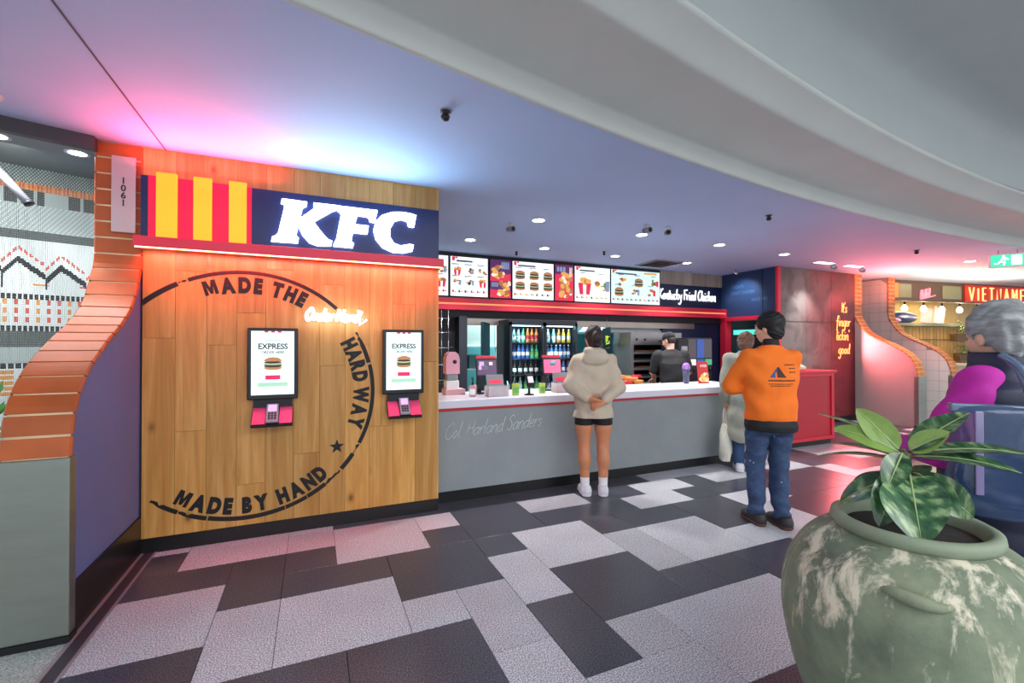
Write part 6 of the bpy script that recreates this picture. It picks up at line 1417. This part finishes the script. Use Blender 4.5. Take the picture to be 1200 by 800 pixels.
S.loft([(.36, 0, -.01, .225, .17), (.6, 0, -.01, .215, .165), (.9, 0, -.005, .2, .15), (1.1, 0, 0, .19, .135), (1.26, 0, 0, .195, .13), (1.35, 0, -.01, .175, .11), (1.40, 0, -.01, .11, .085), (1.44, 0, -.015, .08, .075)], .03)
for sx in (-1, 1): e = [np.array(p) for p in AC[sx]]; S.chain([e[0], e[1], e[1] + (e[2] - e[1]) * .9], [.085, .072, .06], .03)
S.ell((0, -.045, 1.405), (.095, .07, .035), .02)
S.wrinkle(.012, lambda X, Y, Z: np.sin(36 * X + 2 * np.sin(6 * Z)) * np.clip(1.2 - Z, .1, .8) * np.sign(-Y + .02) + .5 * np.sin(28 * Z + 8 * X)); S.keep(lambda X, Y, Z: .37 + .02 * np.sin(20 * X) - Z + 0 * Y); S.build('coat', 'coat_grey', P, 2)
S = Sdf((-.2, -.16, .05), (.2, .16, .6), .008)
for sx in (-1, 1): S.chain([(sx * .09, .01, .5), (sx * .085, -.01, .1)], [.075, .06], .02)
S.wrinkle(.004, wr(20, 20, 40)); S.build('jeans', 'jeans_blue', P, 1)
for sx in (-1, 1): shoe('shoe', (sx * .085, -.02), R(-6 * sx), 'shoe_white', 'sock_white', P, w=.044)
S = Sdf((-.14, -.18, 1.38), (.14, .14, 1.7), .006); c = np.array((0, .015, 1.53)); f = lambda x, y, z: c + M @ np.array((x, y, z))
S.ell(f(0, -.02, .03), (.092, .105, .1), .01, M); S.ell(f(0, -.06, -.045), (.078, .06, .06), .03, M); S.ell(f(0, .09, -.03), (.06, .06, .09), 0, M, sub=True)
S.wrinkle(.008, lambda X, Y, Z: np.sin(70 * X + 5 * np.sin(30 * Z)) * np.sin(65 * Z + 4 * np.sin(40 * Y)) * np.sin(60 * Y)); S.build('hair', 'hair_mixed', P, 1)
# tote bag hanging from her hand
q = Matrix.Rotation(-R(42), 4, 'Z') @ Vector((-.235, .02, 0)); T_ = thing('tote_bag', 'cream cloth tote bag hanging from the grey-coated woman\'s hand', 'bag', (4.74 + q.x, 3.83 + q.y, .10), -R(42))
S = Sdf((-.12, -.22, -.02), (.12, .22, .52), .007); S.loft([(.01, 0, 0, .055, .13), (.12, 0, 0, .068, .155), (.3, 0, 0, .055, .135), (.44, 0, 0, .025, .1)], .02, 3); S.wrinkle(.006, wr(40, 24, 18)); S.build('bag_body', 'tote_cloth', T_, 2)
for sx in (-1, 1):
    b = MB(); b.tube(catmull([(sx * .015, -.075, .4), (sx * .012, -.03, .58), (0, 0, .635), (sx * .012, .03, .58), (sx * .015, .075, .4)], 4), .006, 'tote_cloth', 6); b.build('handle', None, T_)

# ------------------------------------------------------------------ cook in black behind the counter
mat('polo_black', '#17181d', .75, noise=.15, nscale=10, bump=.7, bscale=16)
P = person('cook in black polo and cap, back turned, working behind the counter', (4.98, 5.3), 30)
S = Sdf((-.42, -.3, -.01), (.36, .5, 1.74), .0065)
for sx in (-1, 1): S.chain([(sx * .095, 0, .88), (sx * .095, .02, .48), (sx * .095, -.01, .08)], [.1, .06, .04], .03); S.cap((sx * .095, -.03, .045), (sx * .095, .1, .03), .036, .03, .02)
S.loft([(.84, 0, 0, .165, .12), (1.03, 0, .01, .155, .11), (1.22, 0, .03, .18, .12), (1.36, -.01, .05, .165, .09), (1.43, -.015, .06, .06, .055)], .04)
AK = {-1: [(-.2, .05, 1.34), (-.27, .1, 1.08), (-.2, .34, .97)], 1: [(.18, .05, 1.34), (.25, .08, 1.09), (.2, .32, 1.0)]}
for sx in (-1, 1): S.chain(AK[sx], [.052, .044, .03], .03)
add_hand(S, AK[-1][2], (.1, .9, -.3), (0, -.3, -.9), 1, .5); add_hand(S, AK[1][2], (-.1, .9, -.3), (0, -.3, -.9), -1, .5)
M = rotm(R(48), R(-18)); W_ = add_head(S, (-.03, .10, 1.565), M, 1.0, (-.015, .055, 1.41)); bd = S.build('body', 'skin_d', P, 1); add_eyes(W_, M, bd)
S = Sdf((-.42, -.2, .8), (.36, .3, 1.5), .0075)
S.loft([(.84, 0, 0, .185, .14), (1.03, 0, .005, .185, .135), (1.22, 0, .02, .2, .14), (1.34, -.005, .04, .185, .11), (1.40, -.01, .05, .11, .085), (1.44, -.012, .052, .075, .07)], .03)
for sx in (-1, 1): e = [np.array(p) for p in AK[sx]]; S.chain([e[0], e[0] + (e[1] - e[0]) * .82], [.088, .075], .03)
S.wrinkle(.006, wr(24, 20, 30, 2.2)); S.build('polo_shirt', 'polo_black', P, 2)
S = Sdf((-.25, -.2, .03), (.25, .2, .95), .009)
for sx in (-1, 1): S.chain([(sx * .095, 0, .86), (sx * .095, .02, .48), (sx * .095, -.01, .1)], [.112, .08, .065], .03)
S.build('trousers', 'black_cloth', P, 1)
for sx in (-1, 1): shoe('shoe', (sx * .095, -.02), 0, 'black_cloth', 'black_plastic', P)
S = Sdf((-.2, -.1, 1.48), (.14, .28, 1.76), .006); c = np.array((-.03, .10, 1.565)); f = lambda x, y, z: c + M @ np.array((x, y, z))
S.ell(f(0, -.015, .05), (.085, .1, .085), .01, M); S.keep(lambda X, Y, Z: -((X - f(0, 0, .03)[0]) * M[0][2] + (Y - f(0, 0, .03)[1]) * M[1][2] + (Z - f(0, 0, .03)[2]) * M[2][2])); S.ell(f(0, .11, .04), (.06, .06, .009), .01, M); S.build('cap', 'polo_black', P, 1)
S = Sdf((-.2, -.1, 1.44), (.14, .28, 1.66), .006); S.ell(f(0, -.03, .0), (.079, .08, .075), .01, M); S.ell(f(0, .06, -.03), (.09, .09, .11), 0, M, sub=True); S.build('hair', 'hair_brown', P, 1)
b = MB()
for sx in (-1, 1): b.tube([tuple(f(sx * .03 + .02 * math.cos(a), .104, .012 + .015 * math.sin(a))) for a in [k * math.pi / 5 for k in range(10)]], .0018, 'black_plastic', 5, True); b.tube([tuple(f(sx * .05, .1, .016)), tuple(f(sx * .08, .0, .016))], .002, 'black_plastic', 5)
b.tube([tuple(f(-.012, .106, .015)), tuple(f(.012, .106, .015))], .0018, 'black_plastic', 5); b.build('glasses', None, P)

# ------------------------------------------------------------------ grey-haired shopper in the right foreground
mat('vest_navy', '#141a38', .55, noise=.12, nscale=10, bump=.05); mat('sleeve_magenta', '#b5189a', .75, noise=.06, nscale=12, bump=.6, bscale=14); mat('trousers_navy', '#12152c', .8); mat('hair_grey', '#8b9094', .5, noise=.55, nscale=26, stretch=(1, .35, 1.6), bump=.4, bscale=70)
P = person('grey-haired shopper in navy padded vest and magenta sleeves, right foreground', (2.555, .875), 12)
S = Sdf((-.46, -.3, -.01), (.46, .4, 1.72), .006)
for sx in (-1, 1): S.chain([(sx * .095, 0, .86), (sx * .095, .01, .46), (sx * .09, -.02, .08)], [.11, .065, .042], .03); S.cap((sx * .09, -.03, .045), (sx * .09, .1, .03), .036, .03, .02)
S.loft([(.8, 0, 0, .18, .14), (1.03, 0, .01, .17, .13), (1.22, 0, 0, .18, .125), (1.34, 0, -.01, .15, .09), (1.39, 0, -.01, .065, .06)], .04)
AG = {-1: [(-.14, -.01, 1.345), (-.295, .03, 1.09), (-.14, .27, 1.05)], 1: [(.17, -.01, 1.345), (.27, .03, 1.08), (.2, .26, 1.05)]}
for sx in (-1, 1): S.chain(AG[sx], [.055, .046, .03], .03)
add_hand(S, AG[-1][2], (.5, .8, .0), (.6, -.5, -.3), 1, .6); add_hand(S, AG[1][2], (-.5, .8, 0), (-.6, -.5, -.3), -1, .6)
M = rotm(R(-12), R(-5)); HC = (-.0, .02, 1.535); W_ = add_head(S, HC, M, 1.0, (0, -.01, 1.37)); bd = S.build('body', 'skin_d', P, 1); add_eyes(W_, M, bd)
S = Sdf((-.32, -.28, .68), (.32, .28, 1.52), .0065)
S.loft([(.72, 0, 0, .215, .17), (.9, 0, 0, .22, .175), (1.1, 0, 0, .218, .168), (1.24, 0, 0, .208, .155), (1.33, 0, -.005, .188, .135), (1.385, 0, -.005, .13, .1), (1.42, 0, 0, .098, .098), (1.475, 0, .01, .092, .1)], .02)
S.ell((0, .03, 1.49), (.066, .07, .07), 0, sub=True)
S.wrinkle(.007, lambda X, Y, Z: np.abs(np.sin(28 * Z + .6 * np.sin(9 * X))) * -1 + .4 + .15 * np.sin(40 * X + 20 * Z) + 0 * Y); S.build('padded_vest', 'vest_navy', P, 2)
S = Sdf((-.5, -.2, .95), (.42, .36, 1.48), .0065)
for sx in (-1, 1): e = [np.array(p) for p in AG[sx]]; S.chain([e[0], e[1], e[1] + (e[2] - e[1]) * .9], [.074, .07, .05], .04)
S.wrinkle(.006, lambda X, Y, Z: np.sin(30 * X + 34 * Z + 3 * np.sin(12 * Y))); S.build('sleeves', 'sleeve_magenta', P, 2)
S = Sdf((-.28, -.24, .03), (.28, .24, .92), .009)
for sx in (-1, 1): S.chain([(sx * .095, 0, .84), (sx * .095, .01, .46), (sx * .09, -.01, .09)], [.13, .09, .075], .04)
S.build('trousers', 'trousers_navy', P, 1)
for sx in (-1, 1): shoe('shoe', (sx * .09, -.02), 0, 'black_cloth', 'black_plastic', P)
S = Sdf((-.15, -.18, 1.4), (.15, .16, 1.72), .005); c = np.array(HC); f = lambda x, y, z: c + M @ np.array((x, y, z))
S.ell(f(0, -.022, .045), (.097, .112, .103), .01, M); S.ell(f(0, -.075, -.035), (.078, .05, .062), .03, M); S.ell(f(0, .118, -.045), (.085, .07, .085), 0, M, sub=True)
for sx in (-1, 1): S.ell(f(sx * .088, .008, -.03), (.024, .032, .04), 0, M, sub=True)
S.wrinkle(.0055, lambda X, Y, Z: np.sin(46 * Z + 60 * Y + 5 * np.sin(30 * X + 12 * Z)) * .7 + .5 * np.sin(95 * Z + 40 * X + 6 * np.sin(25 * Y)) + 0 * X); S.build('hair', 'hair_grey', P, 1)
# see-through blue plastic bag on the shoulder
mat('bag_plastic', '#35507c', .12, alpha=.5, noise=.15, nscale=5, bump=.25, bscale=14, spec=.8); mat('bag_tape', '#8f86b4', .1, alpha=.8, spec=1.0); mat('bag_edge', '#5d7596', .2, alpha=.85, spec=.8)
B_ = thing('plastic_bag', 'translucent blue plastic shopping bag hanging from the grey-haired shopper\'s shoulder', 'bag', (2.265, .70, .90), R(-52))
S = Sdf((-.3, -.12, -.03), (.3, .12, .46), .008); S.loft([(.0, 0, 0, .2, .05), (.05, 0, 0, .222, .06), (.25, 0, 0, .228, .055), (.37, 0, 0, .222, .03), (.385, 0, 0, .22, .02)], .01, 4); S.wrinkle(.006, wr(18, 30, 16, .7)); S.build('bag_body', 'bag_plastic', B_, 2)
b = MB(); b.bx(-.222, .222, -.02, .02, .36, .39, 'bag_edge', bev=.006); b.build('hem', None, B_)
for y_, in ((-.03,), (.03,)):
    b = MB(); b.tube(catmull([(-.02, y_, .10), (-.015, y_ * 1.6, .26), (.0, y_, .40), (-.03, y_ * .5 + .03, .52), (-.06, .07, .565)], 5), .011, 'bag_edge', 6); b.build('strap', None, B_)
for x_ in (-.16, .08):
    b = MB(); b.bx(x_ - .011, x_ + .011, -.066, -.06, .08, .37, 'bag_tape', bev=.003); b.build('strap_tape', None, B_)
b = MB(); b.ell((-.05, 0, .13), (.13, .03, .11), mat('bag_content', '#20345c', .6), 16, 10); b.build('contents', None, B_)
b = MB(); b.ell((.0, -.06, .24), (.045, .006, .03), 'white_plastic', 14, 8); b.build('white_tag', None, B_)
